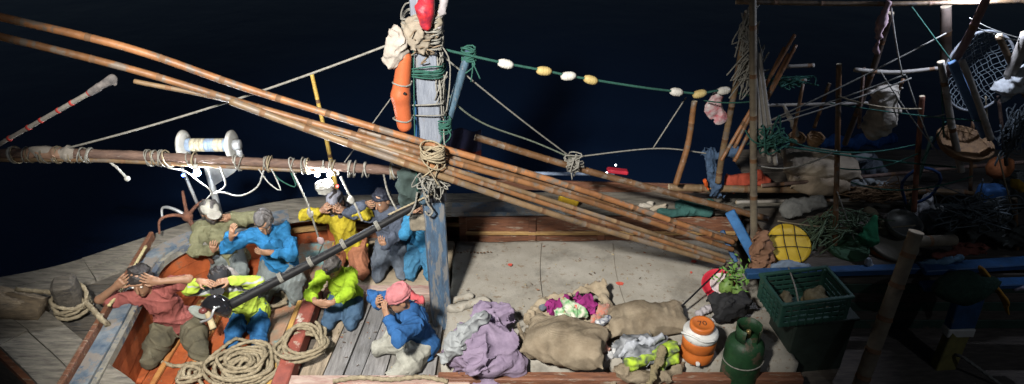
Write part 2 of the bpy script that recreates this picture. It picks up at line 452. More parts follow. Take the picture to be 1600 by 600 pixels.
# floor under everything
def deck_sheet():
    mb = MB(); vs, fs = [], []
    for p in GC:
        vs += [V((p.x, p.y - .05 if p.y - AXY > .1 else p.y, -.05)), V((p.x, YS(p, -1) + .05, -.05))]
    for i in range(len(GC) - 1): fs.append([2 * i, 2 * i + 1, 2 * i + 3, 2 * i + 2])
    mb.add(vs, fs).build("deck", mat("bilge_boards", (.13, .11, .09), (.06, .05, .045), 5, .8, .5, 14, (1, 6, 6)), boat)
deck_sheet()

# orange bow well: painted boards across X from the bulkhead to the red coaming
xs = [-3.72, -3.42, -3.13, -2.86, -2.58, -2.30, -2.08]
for i in range(len(xs) - 1):
    x0, x1 = xs[i], xs[i + 1]; xm = (x0 + x1) / 2
    p = min(GC, key=lambda q: abs(q.x - x0)); yh = p.y - AXY - .16
    yn = (YS(p, -1) + .16); MB().box((xm, (AXY + yh + yn) / 2, -.015 + R.uniform(-.004, .004)), (x1 - x0 - .008, AXY + yh - yn, .04), None, .004).build("floor_board", ORANGE if i < 4 else mat("patched_floor_paint", (.33, .16, .09), (.18, .17, .13), 5, .7, .5, 18, c3=(.16, .27, .27), wear=.56, wscale=4, grime=.3), boat)
for x in (-3.28, -3.0):
    MB().beam((x, 4.0, .025), (x - .05, 5.6, .025), .05, .04).build("floor_batten", mat("yellow_batten", (.42, .22, .07), (.3, .09, .03), 6, .7, .5, 20), boat)

# foredeck: planks along the boat behind the bulkhead
fy = [3.96, 4.2, 4.52, 4.86, 5.18, 5.5, 5.8]
for i in range(len(fy) - 1):
    y0, y1 = fy[i], fy[i + 1]
    def bowx(y):                                   # x of the gunwale at |y|
        t = y - AXY
        if t < 0: t = -t / .71
        for a, b in zip(GC[:-1], GC[1:]):
            if a.y - AXY <= t <= b.y - AXY: return a.x + (b.x - a.x) * (t - (a.y - AXY)) / max(1e-6, b.y - a.y)
        return -3.9
    xa, xb = bowx(y0) + .04, bowx(y1) + .04
    xe = -3.87 + (y0 - 5.95) * -.13; xf = -3.87 + (y1 - 5.95) * -.13
    z, t = .565 + R.uniform(-.008, .008), .05; g = .006
    top = [V((xa, y0 + g, z)), V((xe, y0 + g, z)), V((xf, y1 - g, z)), V((xb, y1 - g, z))]
    MB().add(top + [p - V((0, 0, t)) for p in top], [[0, 1, 2, 3], [7, 6, 5, 4], [0, 4, 5, 1], [1, 5, 6, 2], [2, 6, 7, 3], [3, 7, 4, 0]]).build("foredeck_plank", GWD, boat)
A0, A1 = V((-3.75, 5.95, .60)), V((-3.42, 3.50, .60))
side = (A1 - A0).normalized().cross(V((0, 0, 1)))
MB().beam(A0 + V((-.105, 0, .03)), A1 + V((-.105, 0, .03)), .045, .10, bev=.008).build("rim_board", BROWNW, boat)
CB = crom([V(p) for p in ((-3.42, 3.50, .61), (-3.53, 4.35, .61), (-3.65, 5.15, .61), (-3.68, 5.58, .61), (-3.52, 5.92, .60), (-3.22, 6.17, .58), (-2.85, 6.38, .55))], 7)
strip_plank("bulkhead_beam", CB[:22], (-.08, .07), .10, BLUEW)
strip_plank("bulkhead_beam", CB[21:], (-.10, .07), .10, BLUEW, .004)
strip_plank("bulkhead_beam", CB, (.072, .12), .07, mat("cream_worn_paint", (.26, .235, .18), (.11, .11, .105), 7, .8, .6, 20, c3=(.07, .085, .11), wear=.52, wscale=5), -.025)
for k in range(3): strip_plank("bow_lining_board", CB, (.03, .075 - .004 * k), .168, ORANGE, -.105 - .175 * k)

# bow bitt and stem head
bt = V((-4.0, 4.73, .55))
MB().box(bt + V((0, 0, .2)), (.20, .19, .46), Matrix.Rotation(.35, 3, 'Z') @ Matrix.Rotation(.10, 3, 'X'), .035, .012).build("bow_bitt", GWD, boat)
mb = MB(); mb.tube([(-4.25, 4.70, .66), (-4.6, 4.69, .74), (-5.2, 4.72, .84), (-6.1, 4.74, .95)], [.11, .15, .16, .15], 12); mb.build("stem_head", mat("stem_timber", (.25, .19, .12), (.10, .08, .06), 5, .8, .8, 14, (1, 6, 6)), boat, True)

# well amidships: coaming, red beam and the bare planks
Z0 = 0.0
cA, cB = G(490, 447, .12), G(690, 452, .12); cY = (cA.y + cB.y) / 2
MB().box((( -2.02 - .72) / 2, cY - .02, .045), (1.30, .15, .15), None, .012).build("coaming", PINKW, boat)
MB().box((-1.40, (cY + 6.62) / 2 + .03, .06), (1.42, 6.62 - cY - .04, .075), None, .006).build("side_deck", mat("tan_side_deck", (.37, .30, .21), (.22, .18, .13), 4, .85, .5, 14, (1, 4, 4), grime=.2), boat)
rA, rB = G(491, 456, .12), G(436, 612, .12)
MB().beam(rA + V((.0, .02, -.05)), rB + V((0, -.4, -.05)), .15, .18, bev=.014).build("red_coaming", REDP, boat)
MB().beam(rA + V((-.13, -.1, -.08)), rB + V((-.13, -.4, -.08)), .05, .10, bev=.006).build("yellow_cleat_strip", mat("yellow_strip", (.48, .30, .08), (.3, .15, .05), 6, .7, .5, 18), boat)
px = [(-1.90, -2.02), (-1.69, -1.79), (-1.50, -1.60), (-1.31, -1.44), (-1.13, -1.20), (-.93, -.97), (-.70, -.72)]
for i in range(len(px) - 1):
    (a, a2), (b, b2) = px[i], px[i + 1]; y0, y1 = cY - .10, 4.28; g = .007; z = R.uniform(-.006, .01)
    top = [V((a2 + g, y1, z)), V((b2 - g, y1, z)), V((b - g, y0, z)), V((a + g, y0, z))]
    MB().add(top + [p - V((0, 0, .04)) for p in top], [[0, 1, 2, 3], [7, 6, 5, 4], [0, 4, 5, 1], [1, 5, 6, 2], [2, 6, 7, 3], [3, 7, 4, 0]]).build("deck_plank", PLANK[[3, 0, 2, 0, 1, 0][i]], boat)
MB().box((-1.25, 4.36, .05), (1.75, .12, .16), None, .012).build("coaming", PINKW, boat)
MB().box((-1.3, 3.4, -.02), (1.8, 1.7, .05), None, .005).build("side_deck", PLANK[1], boat)

# canvas covered hatch
def hatch():
    x0, x1, y0, y1, zt = -.66, 2.62, 4.50, 6.50, .20
    nx, ny = 66, 42; vs, fs = [], []
    fz = folds(5, .006, 4, .3); fz2 = folds(9, .002, 22, .6)
    P = np.array([[x0 + (x1 - x0) * i / nx, y0 + (y1 - y0) * j / ny, 0] for j in range(ny + 1) for i in range(nx + 1)])
    zz = zt + fz(P) + fz2(P)
    for s in (.32, 1.15, 2.3):
        zz = zz + .010 / (1 + np.exp(-(P[:, 0] - s - .03 * np.sin(3 * P[:, 1])) / .010)) - .0033
    for k in range(len(P)):
        i, j = k % (nx + 1), k // (nx + 1)
        e = min(i, nx - i, j, ny - j); z = zz[k] - (.02 if e == 0 else 0)
        vs.append((P[k, 0] + .01 * math.sin(9 * P[k, 1]), P[k, 1] + .012 * math.sin(7 * P[k, 0]), z))
    for j in range(ny):
        for i in range(nx): a = j * (nx + 1) + i; fs.append([a, a + 1, a + nx + 2, a + nx + 1])
    top = len(vs)
    rim = [i for i in range(nx + 1)] + [j * (nx + 1) + nx for j in range(1, ny + 1)] + [ny * (nx + 1) + i for i in range(nx - 1, -1, -1)] + [j * (nx + 1) for j in range(ny - 1, 0, -1)]
    for i in rim: x, y, z = vs[i]; vs.append((x, y, -.04))
    for q in range(len(rim)):
        a, b = rim[q], rim[(q + 1) % len(rim)]; fs.append([b, a, top + q, top + (q + 1) % len(rim)])
    h = MB().add(vs, fs).build("hatch_cover", CANVAS, boat, True)
    mb = MB()
    for (u, v, r) in ((968, 442, .04), (797, 413, .03), (1083, 408, .035), (1180 - 100, 425, .02)):
        c = G(u, v, .222); pts = [c + V((math.cos(q) * r * R.uniform(.5, 1.3), math.sin(q) * r * R.uniform(.5, 1.2), R.uniform(-.001, .001))) for q in [i * .9 for i in range(7)]]
        MB().add(pts + [p - V((0, 0, .004)) for p in pts], [list(range(7))] + [[i, (i + 1) % 7, 7 + (i + 1) % 7, 7 + i][::-1] for i in range(7)]).build("red_scrap", mat("red_scrap", (.55, .09, .06), (.4, .06, .04), 9, .8, .2), h)
    for s in (.32, 1.15, 2.3):
        mb = MB(); mb.tube([V((s + .03 * math.sin(3 * y) + .012, y, zt + .014)) for y in [4.55 + .06 * i for i in range(32)]], .004, 5); mb.build("seam", mat("seam_thread", (.25, .22, .18)), h)
    for k in range(11):
        c = G(715 + k * 5.2, 394 + R.uniform(-1, 1), .222)
        MB().box(c, (.022, .012, .010), Matrix.Rotation(R.uniform(-.5, .5), 3, 'Z'), .002).build("stitch", mat("stitch_brown", (.14, .075, .04)), h)
hatch()
def debris():                                    # flakes, straw and grit strewn over the cover and the boards
    rg = random.Random(12); mb = MB()
    for i in range(250):
        if i < 120: x, y, z = rg.uniform(-.6, 2.5), rg.uniform(4.7, 6.45), .222
        elif i < 170: x, y, z = rg.uniform(-1.9, -.75), rg.uniform(4.45, 5.5), .018
        else: x, y, z = rg.uniform(-3.4, -2.2), rg.uniform(4.2, 5.9), .014
        L_ = rg.choice((.006, .008, .010, .03)); mb.box((x, y, z), (L_, rg.uniform(.004, .010), .005), Matrix.Rotation(rg.uniform(0, 3.1), 3, 'Z'), 0, .002, rg.choice((0, 0, 1, 2)))
    o = mb.build("debris", [mat("dark_grit", (.10, .07, .05)), mat("straw", (.40, .32, .18)), mat("rust_flake", (.26, .10, .05))], boat); o["kind"] = "stuff"
debris()
MB().box((.98, 4.38, .06), (3.3, .10, .2), None, .012).build("coaming", BROWNW, boat)
MB().box((1.0, 4.22, -.0), (3.3, .14, .06), None, .01).build("stringer", DKWOOD, boat)

# ------------------------------------------------------------------ mast
MX, MY = -.73, 5.30
MB().box((MX, MY, .72), (.19, .19, 1.54), Matrix.Rotation(.25, 3, 'Z'), .012).build("mast_foot", BLUEP, boat)
ms = MB().box((MX + .015, MY, 2.52), (.185, .20, 2.08), Matrix.Rotation(.18, 3, 'Z'), .012).build("mast", MASTW, boat)
MB().box((MX - .095, MY - .055, 2.02), (.035, .10, .9), Matrix.Rotation(.18, 3, 'Z'), .004).build("mast_batten", DBLUE, boat)
MB().box((MX + .02, MY, 1.63), (.205, .215, .30), Matrix.Rotation(.18, 3, 'Z'), .012).build("mast_band", mat("black_paint", (.022, .024, .03), None, 8, .5, .3), boat)
for zc, n, col, amp in ((2.98, 7, ROPEG, .06), (2.74, 7, ROPEGR, .05), (2.42, 2, ROPEG, .02), (1.95, 2, ROPEG, .02), (3.15, 6, ROPEG, .06)):
    for i in range(n):
        r = .158 + .008 * (i % 3); ph = R.uniform(0, 6); tl = R.uniform(-amp, amp); z = zc + R.uniform(-.06, .06)
        pts = []
        for k in range(25):
            q = 2 * math.pi * k / 24; c, s = math.cos(q), math.sin(q); m_ = max(abs(c), abs(s)) ** .7
            pts.append(V((MX + .015 + r * c / m_ * .93, MY + r * s / m_ * .93, z + tl * math.sin(q + ph))))
        rope_mb(pts, R.uniform(.005, .009), None, False).build("lashing", col, boat, True)

# ------------------------------------------------------------------ poles
def bamboo(name, pts, r0, r1, m, label=None, cat="bamboo pole", group=None, node=.42, parent=None, n=10, bend=True):
    if group == GB: r0, r1 = r0 * .74, r1 * .76
    P = crom(pts, 10) if len(pts) > 2 else [V(pts[0]).lerp(V(pts[-1]), i / 20) for i in range(21)]
    L = sum((b - a).length for a, b in zip(P[:-1], P[1:])); Q = resample(P, .04)
    rad, ring, s, nxt = [], [], 0.0, R.uniform(.1, node); out = []
    for i, p in enumerate(Q):
        if i: s += (Q[i] - Q[i - 1]).length
        r = r0 + (r1 - r0) * s / L
        if s >= nxt and i < len(Q) - 2:
            d = (Q[i + 1] - Q[i - 1]).normalized()
            for o_, k_ in ((-.008, 1.0), (-.003, 1.07), (.003, 1.07), (.008, .99)): out.append((p + d * o_, r * k_))
            nxt += node * R.uniform(.8, 1.2); ring += [0, 1, 1, 1] if ring is not None else []
        else: out.append((p, r * R.uniform(.985, 1.015))); ring.append(0)
    mb = MB(); mb.tube([o_[0] for o_ in out], [o_[1] for o_ in out], n, True, 0, ring)
    mb.m[-1] = mb.m[-2] = 2
    o = mb.build(name, [m, NODE, CUT], parent, True)
    for pl in o.data.polygons[-2:]: pl.use_smooth = False
    if label: tag(o, label, cat, group)
    return o

def pole(name, a, b, r0, r1, m, label, cat="pole", group=None, n=10):
    P = resample([V(a), V(b)], .12); mb = MB(); k = len(P)
    off = folds(int(abs(V(a).x) * 97 + abs(V(b).z) * 31), r0 * .5, 3, .2)(np.array(P))
    mb.tube([p + V((0, 0, float(off[i]))) for i, p in enumerate(P)], [(r0 + (r1 - r0) * i / (k - 1)) * R.uniform(.96, 1.04) for i in range(k)], n)
    return tag(mb.build(name, m, None, True), label, cat, group)

GB = "bamboo poles lashed across the mast"
bamboo("bamboo_pole", [D(-40, 17, 4.85), D(200, 75, 4.9), D(400, 143, 5.0), D(680, 228, 5.06), D(900, 294, 5.3), D(1147, 379, 5.62)], .042, .036, BAMB[0], "topmost long orange bamboo pole running from the left edge over the boat", group=GB)
bamboo("bamboo_pole", [D(-40, 47, 4.85), D(200, 107, 4.9), D(400, 167, 4.97), D(680, 246, 5.03), D(900, 309, 5.28), D(1145, 390, 5.6)], .040, .034, BAMB[1], "second long orange bamboo pole, just below the topmost one", group=GB)
bamboo("bamboo_pole", [D(210, 127, 4.95), D(362, 158, 4.97), D(520, 205, 4.98), D(680, 256, 4.98), D(900, 326, 5.25), D(1140, 404, 5.56)], .026, .030, BAMB[2], "thin short bamboo pole with a bare tip hanging over the dark water", group=GB)
bamboo("bamboo_pole", [D(360, 158, 4.92), D(470, 198, 4.92), D(680, 272, 4.93), D(900, 346, 5.2), D(1138, 415, 5.52)], .043, .034, BAMB[2], "lowest thick greyish bamboo pole with a banded butt end", group=GB)
bamboo("bamboo_pole", [D(560, 203, 5.12), D(680, 238, 5.12), D(900, 302, 5.36), D(1150, 374, 5.7)], .034, .034, BAMB[3], "brown bamboo pole tucked behind the topmost pole at the mast", group=GB)
bamboo("bamboo_pole", [D(545, 214, 5.0), D(680, 262, 4.95), D(900, 334, 5.22), D(1132, 408, 5.5)], .030, .028, BAMB[1], "slim brown bamboo pole between the middle poles of the bundle", group=GB)
bamboo("bamboo_pole", [D(742, 214, 6.1), D(900, 262, 6.15), D(1060, 305, 6.1), D(1200, 342, 6.0)], .036, .034, BAMB[3], "dark bamboo spar behind the bundle with rope tied near its middle")
mbk = bamboo("bamboo_pole", [D(1085, 158, 6.4), D(1075, 225, 6.38), D(1056, 288, 6.3)], .030, .034, BAMB[1], "slanting bamboo prop standing under the yellow float")

# horizontal boom
bm_pts = [D(-30, 240, 5.35), D(150, 241, 5.38), D(330, 250, 5.42), D(500, 259, 5.46), D(640, 268, 5.44)]
bo = empty("wooden_boom", bm_pts[2], "dark horizontal wooden boom lashed to the mast, with lamps under it", "boom")
P = resample(crom(bm_pts, 8), .06); mb = MB()
mb.tube(P, [.046 * R.uniform(.9, 1.08) for _ in P], 10); mb.build("spar", DKWOOD, bo, True)
bamboo("splint", [p + V((0, -.03, -.045)) for p in bm_pts[:4]], .022, .018, BAMB[2], parent=bo)
for u in (30, 55, 78, 92, 118, 140, 150, 236, 243, 250, 258, 300, 372, 412, 455, 462, 470, 512, 545, 570, 603):
    c = min(P, key=lambda q: abs(q.x - D(u, 250, 5.4).x)); k = R.randint(2, 5)
    for i in range(k):
        r = .058 + R.uniform(0, .014); tl = R.uniform(-.03, .03); off = V((R.uniform(-.03, .03), 0, -.012))
        rope_mb([c + off + V((tl * math.sin(q), r * math.cos(q), r * 1.15 * math.sin(q))) for q in [2 * math.pi * j / 14 for j in range(15)]], R.uniform(.004, .008), None, False).build("lashing", R.choice([ROPE, ROPEG, ROPEG, ROPEW]), bo, True)
for (u, n, m_) in ((70, 30, mat("rag_brown", (.36, .22, .15))), (100, 31, mat("rag_grey", (.38, .34, .29)))):
    c = min(P, key=lambda q: abs(q.x - D(u, 250, 5.4).x))
    s = SDF(.012); s.cap(c - V((.14, 0, 0)), c + V((.14, 0, .0)), .055, .06)
    np_obj("rag_wrap", s.mesh(folds(n, .012, 40, .7)), m_, bo)
# toggle hanging below the boom
c0 = D(170, 252, 5.36)
rope_mb([c0, D(183, 262, 5.33), D(199, 279, 5.3)], .012, None, True).build("hanging_cord", ROPEW, bo, True)
mb = MB(); mb.ball(D(199, 279, 5.3), .026); mb.build("cord_knot", ROPEW, bo, True)

# ------------------------------------------------------------------ people
SKINC = (.30, .165, .10)
def skin_mat(k): 
    c = tuple(x * k for x in SKINC); return mat("skin_%d" % int(k * 100), c, tuple(x * .8 for x in c), 12, .55, .15, 60, spec=.35, sss=.08, bdist=.004)
HAIRM = mat("black_hair", (.028, .022, .02), (.012, .01, .01), 40, .55, .7, 90, spec=.4)
GREYH = mat("greying_hair", (.10, .09, .085), (.03, .027, .025), 40, .6, .7, 90)
EYEW = mat("eye_white", (.6, .57, .52), (.5, .45, .4), 20, .3, 0)

def ortho(d, n):
    d = V(d).normalized(); n = V(n); n = (n - d * n.dot(d)).normalized(); return d, n, d.cross(n)

def hand(S, wr, d, n, curl, thumb, k=1.0):
    d, n, s = ortho(d, n); s = s * thumb
    M = np.array([list(s), list(n), list(d)]).T
    S.rbox(wr + d * .048 * k, (.040 * k, .015 * k, .046 * k), M, .013, .014)
    S.cap(wr - d * .02, wr + d * .03, .027 * k, .026 * k, .02)
    for i, (o, L) in enumerate(((.034, .070), (.0115, .080), (-.0115, .074), (-.034, .058))):
        sp = s * o * .35 * 7
        c = curl * (1 + .10 * i); b = wr + d * .088 * k + s * o * k
        d1 = (d * math.cos(c * .55) + n * math.sin(c * .55) + sp).normalized(); d2 = (d * math.cos(c * 1.25) + n * math.sin(c * 1.25) + sp * .8).normalized(); d3 = (d * math.cos(c * 1.8) + n * math.sin(c * 1.8) + sp * .5).normalized()
        p1 = b + d1 * L * .50 * k; p2 = p1 + d2 * L * .36 * k; p3 = p2 + d3 * L * .28 * k
        S.cap(b - d * .02, p1, .0095 * k, .0090 * k, .004); S.cap(p1, p2, .0090 * k, .0085 * k, .004); S.cap(p2, p3, .0085 * k, .0072 * k, .004)
    t0 = wr + d * .022 * k + s * .034 * k; t1 = t0 + (d * .65 + s * .62 + n * .35).normalized() * .046 * k; t2 = t1 + (d * .9 + s * .15 + n * .35).normalized() * .034 * k
    S.cap(t0, t1, .014 * k, .0115 * k, .01); S.cap(t1, t2, .011 * k, .009 * k, .004)

def elbow(sh, wr, pole, la, lf):
    d = wr - sh; L = d.length
    if L > (la + lf) * .995: wr = sh + d.normalized() * (la + lf) * .995; d = wr - sh; L = d.length
    x = (la * la - lf * lf + L * L) / (2 * L); hgt = math.sqrt(max(0, la * la - x * x))
    dn = d / L; p = V(pole); p = (p - dn * p.dot(dn)).normalized()
    return sh + dn * x + p * hgt, wr

def person(label, at, rz, hip=.34, lean=(0, 0), twist=0.0, knee=.14, arms=None, look=(0, -1, -.2), roll=0.0, shirt=None, trousers=None, sleeve=.95,
           skin=1.0, hair=HAIRM, head="hair", scale=1.0, seed=1, hem=.0, baggy=1.0, beard=None, extra=None, headup=1.0, shirt_off=.018, foldamp=.010, spread=0.0):
    hip = hip - .025; sc = scale * .865; sh = sc * 1.17
    Rz = Matrix.Rotation(rz, 3, 'Z'); at = V(at)
    W = lambda p: at + Rz @ (V(p) * sc)
    Wd = lambda d: Rz @ V(d)
    root = empty("person", at, label, "person", "men kneeling on the deck")
    SK = skin_mat(skin)
    py = math.sqrt(max(.01, .1764 - (hip - .08) ** 2))
    pel = V((0, py, hip)); up = V((lean[0], lean[1], 1)).normalized()
    nb = pel + up * .49; chest = pel + up * .33
    sd = Matrix.Rotation(twist, 3, 'Z') @ V((1, 0, 0)); sd = (sd - up * sd.dot(up)).normalized(); fwd = up.cross(sd) * -1
    fwd = sd.cross(up) * -1 if (sd.cross(up)).y > 0 else sd.cross(up)
    shl = {s: nb - up * .045 + sd * s * .172 + fwd * .0 for s in (1, -1)}
    hp = {s: pel + V((s * .095, 0, -.01)) for s in (1, -1)}
    kn = {s: V((s * (knee + spread), (0 if s > 0 else 0), .085)) for s in (1, -1)}
    an = {s: V((s * .11, .41, .06)) for s in (1, -1)}
    f = V(look).normalized(); r = V((0, 0, 1)).cross(f).normalized(); u_ = f.cross(r)
    if roll: q = Matrix.Rotation(roll, 3, f); r, u_ = q @ r, q @ u_
    hc = nb + up * .085 * headup + u_ * .095 + f * .02
    H = lambda a, b, c: hc + (r * a + f * b + u_ * c) * 1.17
    HM = np.array([list(Wd(r)), list(Wd(f)), list(Wd(u_))]).T
    # body
    S = SDF(.0062)
    c_ = lambda a, b, ra, rb, k=.03, sq=None: S.cap(W(a), W(b), ra * sc, rb * sc, k, sq)
    c_(hp[1], hp[-1], .08, .08); c_(pel, chest, .08, .09, .05); c_(chest, nb - up * .06, .095, .07, .05); c_(shl[1], shl[-1], .045, .045, .04)
    c_(nb - up * .03, H(0, -.02, -.05), .056, .052, .025)
    for s in (1, -1):
        c_(hp[s], kn[s], .07, .045, .03); c_(kn[s] + V((0, .02, .01)), an[s], .042, .032, .02); c_(an[s], an[s] + V((0, .13, -.03)), .034, .026, .02)
    S.ell(W(H(0, -.012, .028)), np.array((.074, .092, .088)) * sh, HM, .03); S.ell(W(H(0, .022, -.045)), np.array((.057, .068, .080)) * sh, HM, .03)
    c_(H(0, .062, -.098), H(0, .064, -.096), .024, .024, .02)
    c_(H(0, .088, .015), H(0, .106, -.028), .009, .014, .01); c_(H(-.018, .082, -.062), H(.018, .082, -.062), .010, .010, .008)
    c_(H(-.04, .074, .036), H(.04, .074, .036), .012, .012, .012)
    for s in (1, -1):
        S.ell(W(H(s * .077, -.008, -.012)), np.array((.011, .022, .034)) * sh, HM, .008)
        S.ell(W(H(s * .031, .100, .012)), np.array((.018, .02, .013)) * sh, HM, .008, True)
    E, WR = {}, {}
    for s in (1, -1):
        a = arms[s]; wr = V(a["wrist"]) if "wrist" in a else H(*a["hw"])
        E[s], WR[s] = elbow(shl[s], wr, a.get("pole", (s, .2, -.6)), .285, .25)
        c_(shl[s], E[s], .046, .038, .03); c_(E[s], WR[s], .038, .027, .02)
        hd = V(a["hd"]) if "hd" in a else (H(*a["ht"]) - WR[s])
        hand(S, W(WR[s]), Wd(hd), Wd(a.get("hn", (0, 1, 0))), a.get("curl", .5), a.get("thumb", s), sc * .97)
    np_obj("body", S.mesh(), SK, root)
    # shirt
    T = SDF(.0075); o = shirt_off
    t_ = lambda a, b, ra, rb, k=.04, sq=None: T.cap(W(a), W(b), ra * sc, rb * sc, k, sq)
    bot = pel - up * hem
    t_(bot + sd * .07, bot - sd * .07, .125 + o, .125 + o, .05); t_(pel + up * .10 + sd * .03, chest + sd * .035, .092 + o, .102 + o, .06); t_(pel + up * .10 - sd * .03, chest - sd * .035, .092 + o, .102 + o, .06); t_(chest, nb - up * .07, .112 + o, .085 + o, .05)
    t_(shl[1] * .9 + shl[-1] * .1, shl[-1] * .9 + shl[1] * .1, .058 + o * .7, .058 + o * .7, .05); t_(nb - up * .055, nb - up * .012 + fwd * .0, .070, .060, .02)
    for s in (1, -1):
        if sleeve > .3:
            we = E[s].lerp(WR[s], sleeve); t_(shl[s], E[s], .058 + o, .047 + o, .03); t_(E[s], we, .047 + o, .033 + o * .7, .03)
        else:
            t_(shl[s], shl[s].lerp(E[s], .62), .064 + o, .062 + o, .03)
    fa, fb = folds(seed, foldamp * 1.15 * sc, 36, .9), folds(seed + 50, foldamp * .4, 85, .9)
    np_obj("shirt", T.mesh(lambda P: fa(P) + fb(P)), shirt, root)
    # trousers
    B = SDF(.008); b_ = lambda a, b, ra, rb, k=.04: B.cap(W(a), W(b), ra * sc, rb * sc, k)
    g = baggy
    b_(hp[1] * .8 + hp[-1] * .2, hp[-1] * .8 + hp[1] * .2, .110, .110, .05)
    for s in (1, -1):
        mid = hp[s].lerp(kn[s], .55); b_(hp[s], mid, .100 * (1 + (g - 1) * .5), .105 * g, .03); b_(mid, kn[s], .105 * g, .074 * (1 + (g - 1) * .35), .03); b_(kn[s] + V((0, .01, .01)), an[s] + V((0, -.02, .01)), .074 * (1 + (g - 1) * .4), .052 * g, .03)
    fc, fd = folds(seed + 7, foldamp * 1.15 * g * sc, 30, .9, (1.4, 1.0, .45)), folds(seed + 77, foldamp * .4, 80, .9)
    np_obj("trousers", B.mesh(lambda P: fc(P) + fd(P), lambda P: (at.z + .006) - P[:, 2]), trousers, root)
    # eyes
    for s in (1, -1):
        MB().ball(W(H(s * .031, .0745, .012)), .0125 * sc, 8).build("eye", EYEW, root, True)
    # hair, cap or scarf
    Hd = SDF(.0065); ns = folds(seed + 3, .007, 95, .5)
    Hi = np.linalg.inv(HM); cW = np.array(W(hc))
    def loc(P): return (P - cW) @ HM / sh
    if head in ("hair", "cap", "flatcap"):
        Hd.ell(W(H(0, -.018, .034)), np.array((.086, .104, .094)) * sh, HM, .02); Hd.ell(W(H(0, -.055, -.02)), np.array((.074, .058, .075)) * sh, HM, .03)
        def cut(P):
            q = loc(P); return np.maximum(.075 * 0 - (q[:, 2] - .045 + np.maximum(0, -q[:, 1] + .045) * 1.5), -1) * .7
        np_obj("hair", Hd.mesh(ns, cut), hair, root)
    if beard:
        Bd = SDF(.0065); Bd.ell(W(H(0, .026, -.058)), np.array((.064, .073, .072)) * sh, HM, .02); nb2 = folds(seed + 4, .004, 110, .5)
        def cutb(P):
            q = loc(P); return np.maximum(q[:, 2] + .045 - .35 * np.abs(q[:, 0]), .005 - q[:, 1]) * .8
        np_obj("beard", Bd.mesh(nb2, cutb), beard, root)
    if extra: extra(root, W, H, HM, sh, loc, seed)
    return root

def cap_extra(m, m2, brim=True):
    def f(root, W, H, HM, sc, loc, seed):
        C = SDF(.0065); C.ell(W(H(0, -.012, .040)), np.array((.089, .106, .088)) * sc, HM, .02)
        np_obj("cap", C.mesh(folds(seed, .002, 40, .5), lambda P: (.045 - loc(P)[:, 2] - .12 * loc(P)[:, 1]) * .8), m, root)
        if brim:
            B = SDF(.006); B.ell(W(H(0, .10, .052)), np.array((.070, .072, .011)) * sc, HM, .02)
            np_obj("cap_brim", B.mesh(None, lambda P: .055 - loc(P)[:, 1]), m2, root)
    return f
def scarf_extra(m, m2=None, tail=True):
    def f(root, W, H, HM, sc, loc, seed):
        C = SDF(.007); C.ell(W(H(0, -.016, .040)), np.array((.090, .108, .090)) * sc, HM, .02)
        for i in range(4):
            z = .038 + .017 * i; pts = [H(.096 * math.cos(q) * (1 - .06 * i), -.016 + .112 * math.sin(q) * (1 - .06 * i), z + .012 * math.sin(q + i)) for q in [2 * math.pi * j / 12 for j in range(13)]]
            for a, b in zip(pts[:-1], pts[1:]): C.cap(W(a), W(b), .013 * sc, None, .008)
        np_obj("head_scarf", C.mesh(folds(seed, .004, 60, .7), lambda P: (.022 - loc(P)[:, 2] - .1 * np.minimum(0, loc(P)[:, 1])) * .8), m, root)
        if tail:
            C = SDF(.007); C.cap(W(H(.05, -.105, .02)), W(H(.085, -.15, -.07)), .026 * sc, .036 * sc, .02); C.cap(W(H(.02, -.115, .0)), W(H(.05, -.14, -.10)), .022 * sc, .03 * sc, .02)
            np_obj("scarf_tail", C.mesh(folds(seed + 1, .007, 60, .8)), m2 or m, root)
    return f
def neckcloth(m):
    def f(root, W, H, HM, sc, loc, seed):
        C = SDF(.007); pts = [H(.085 * math.cos(q), -.03 + .085 * math.sin(q), -.125 - .02 * math.sin(q)) for q in [2 * math.pi * j / 12 for j in range(13)]]
        for a, b in zip(pts[:-1], pts[1:]): C.cap(W(a), W(b), .03 * sc, None, .015)
        np_obj("neck_cloth", C.mesh(folds(seed, .006, 60, .8)), m, root)
    return f
def both(*fs):
    def f(*a):
        for g in fs: g(*a)
    return f

# cloth of the nine men
def pink_shirt():
    m = mat("faded_pink_tshirt", (.24, .075, .065), (.155, .05, .045), 7, .9, .5, 32, spec=.12, grime=.2, bdist=.012)
    n = m.node_tree; L = n.links; b = n.nodes["Principled BSDF"]; src = b.inputs["Base Color"].links[0].from_socket       # worn pale print on the chest
    tc = n.nodes.new("ShaderNodeTexCoord"); ds = n.nodes.new("ShaderNodeVectorMath"); ds.operation = 'DISTANCE'; ds.inputs[1].default_value = PRINT_AT; L.new(tc.outputs["Object"], ds.inputs[0])
    lt = n.nodes.new("ShaderNodeMath"); lt.operation = 'LESS_THAN'; lt.inputs[1].default_value = .085; L.new(ds.outputs["Value"], lt.inputs[0])
    br = n.nodes.new("ShaderNodeTexVoronoi"); br.inputs["Scale"].default_value = 48; L.new(tc.outputs["Object"], br.inputs["Vector"])
    g2 = n.nodes.new("ShaderNodeMath"); g2.operation = 'GREATER_THAN'; g2.inputs[1].default_value = .42; L.new(br.outputs["Distance"], g2.inputs[0])
    mu = n.nodes.new("ShaderNodeMath"); mu.operation = 'MULTIPLY'; L.new(lt.outputs[0], mu.inputs[0]); L.new(g2.outputs[0], mu.inputs[1])
    mx = n.nodes.new("ShaderNodeMix"); mx.data_type = 'RGBA'; L.new(src, mx.inputs[6]); mx.inputs[7].default_value = (.42, .37, .28, 1); L.new(mu.outputs[0], mx.inputs[0]); L.new(mx.outputs[2], b.inputs["Base Color"])
    return m
PRINT_AT = (-.06, .02, .34)
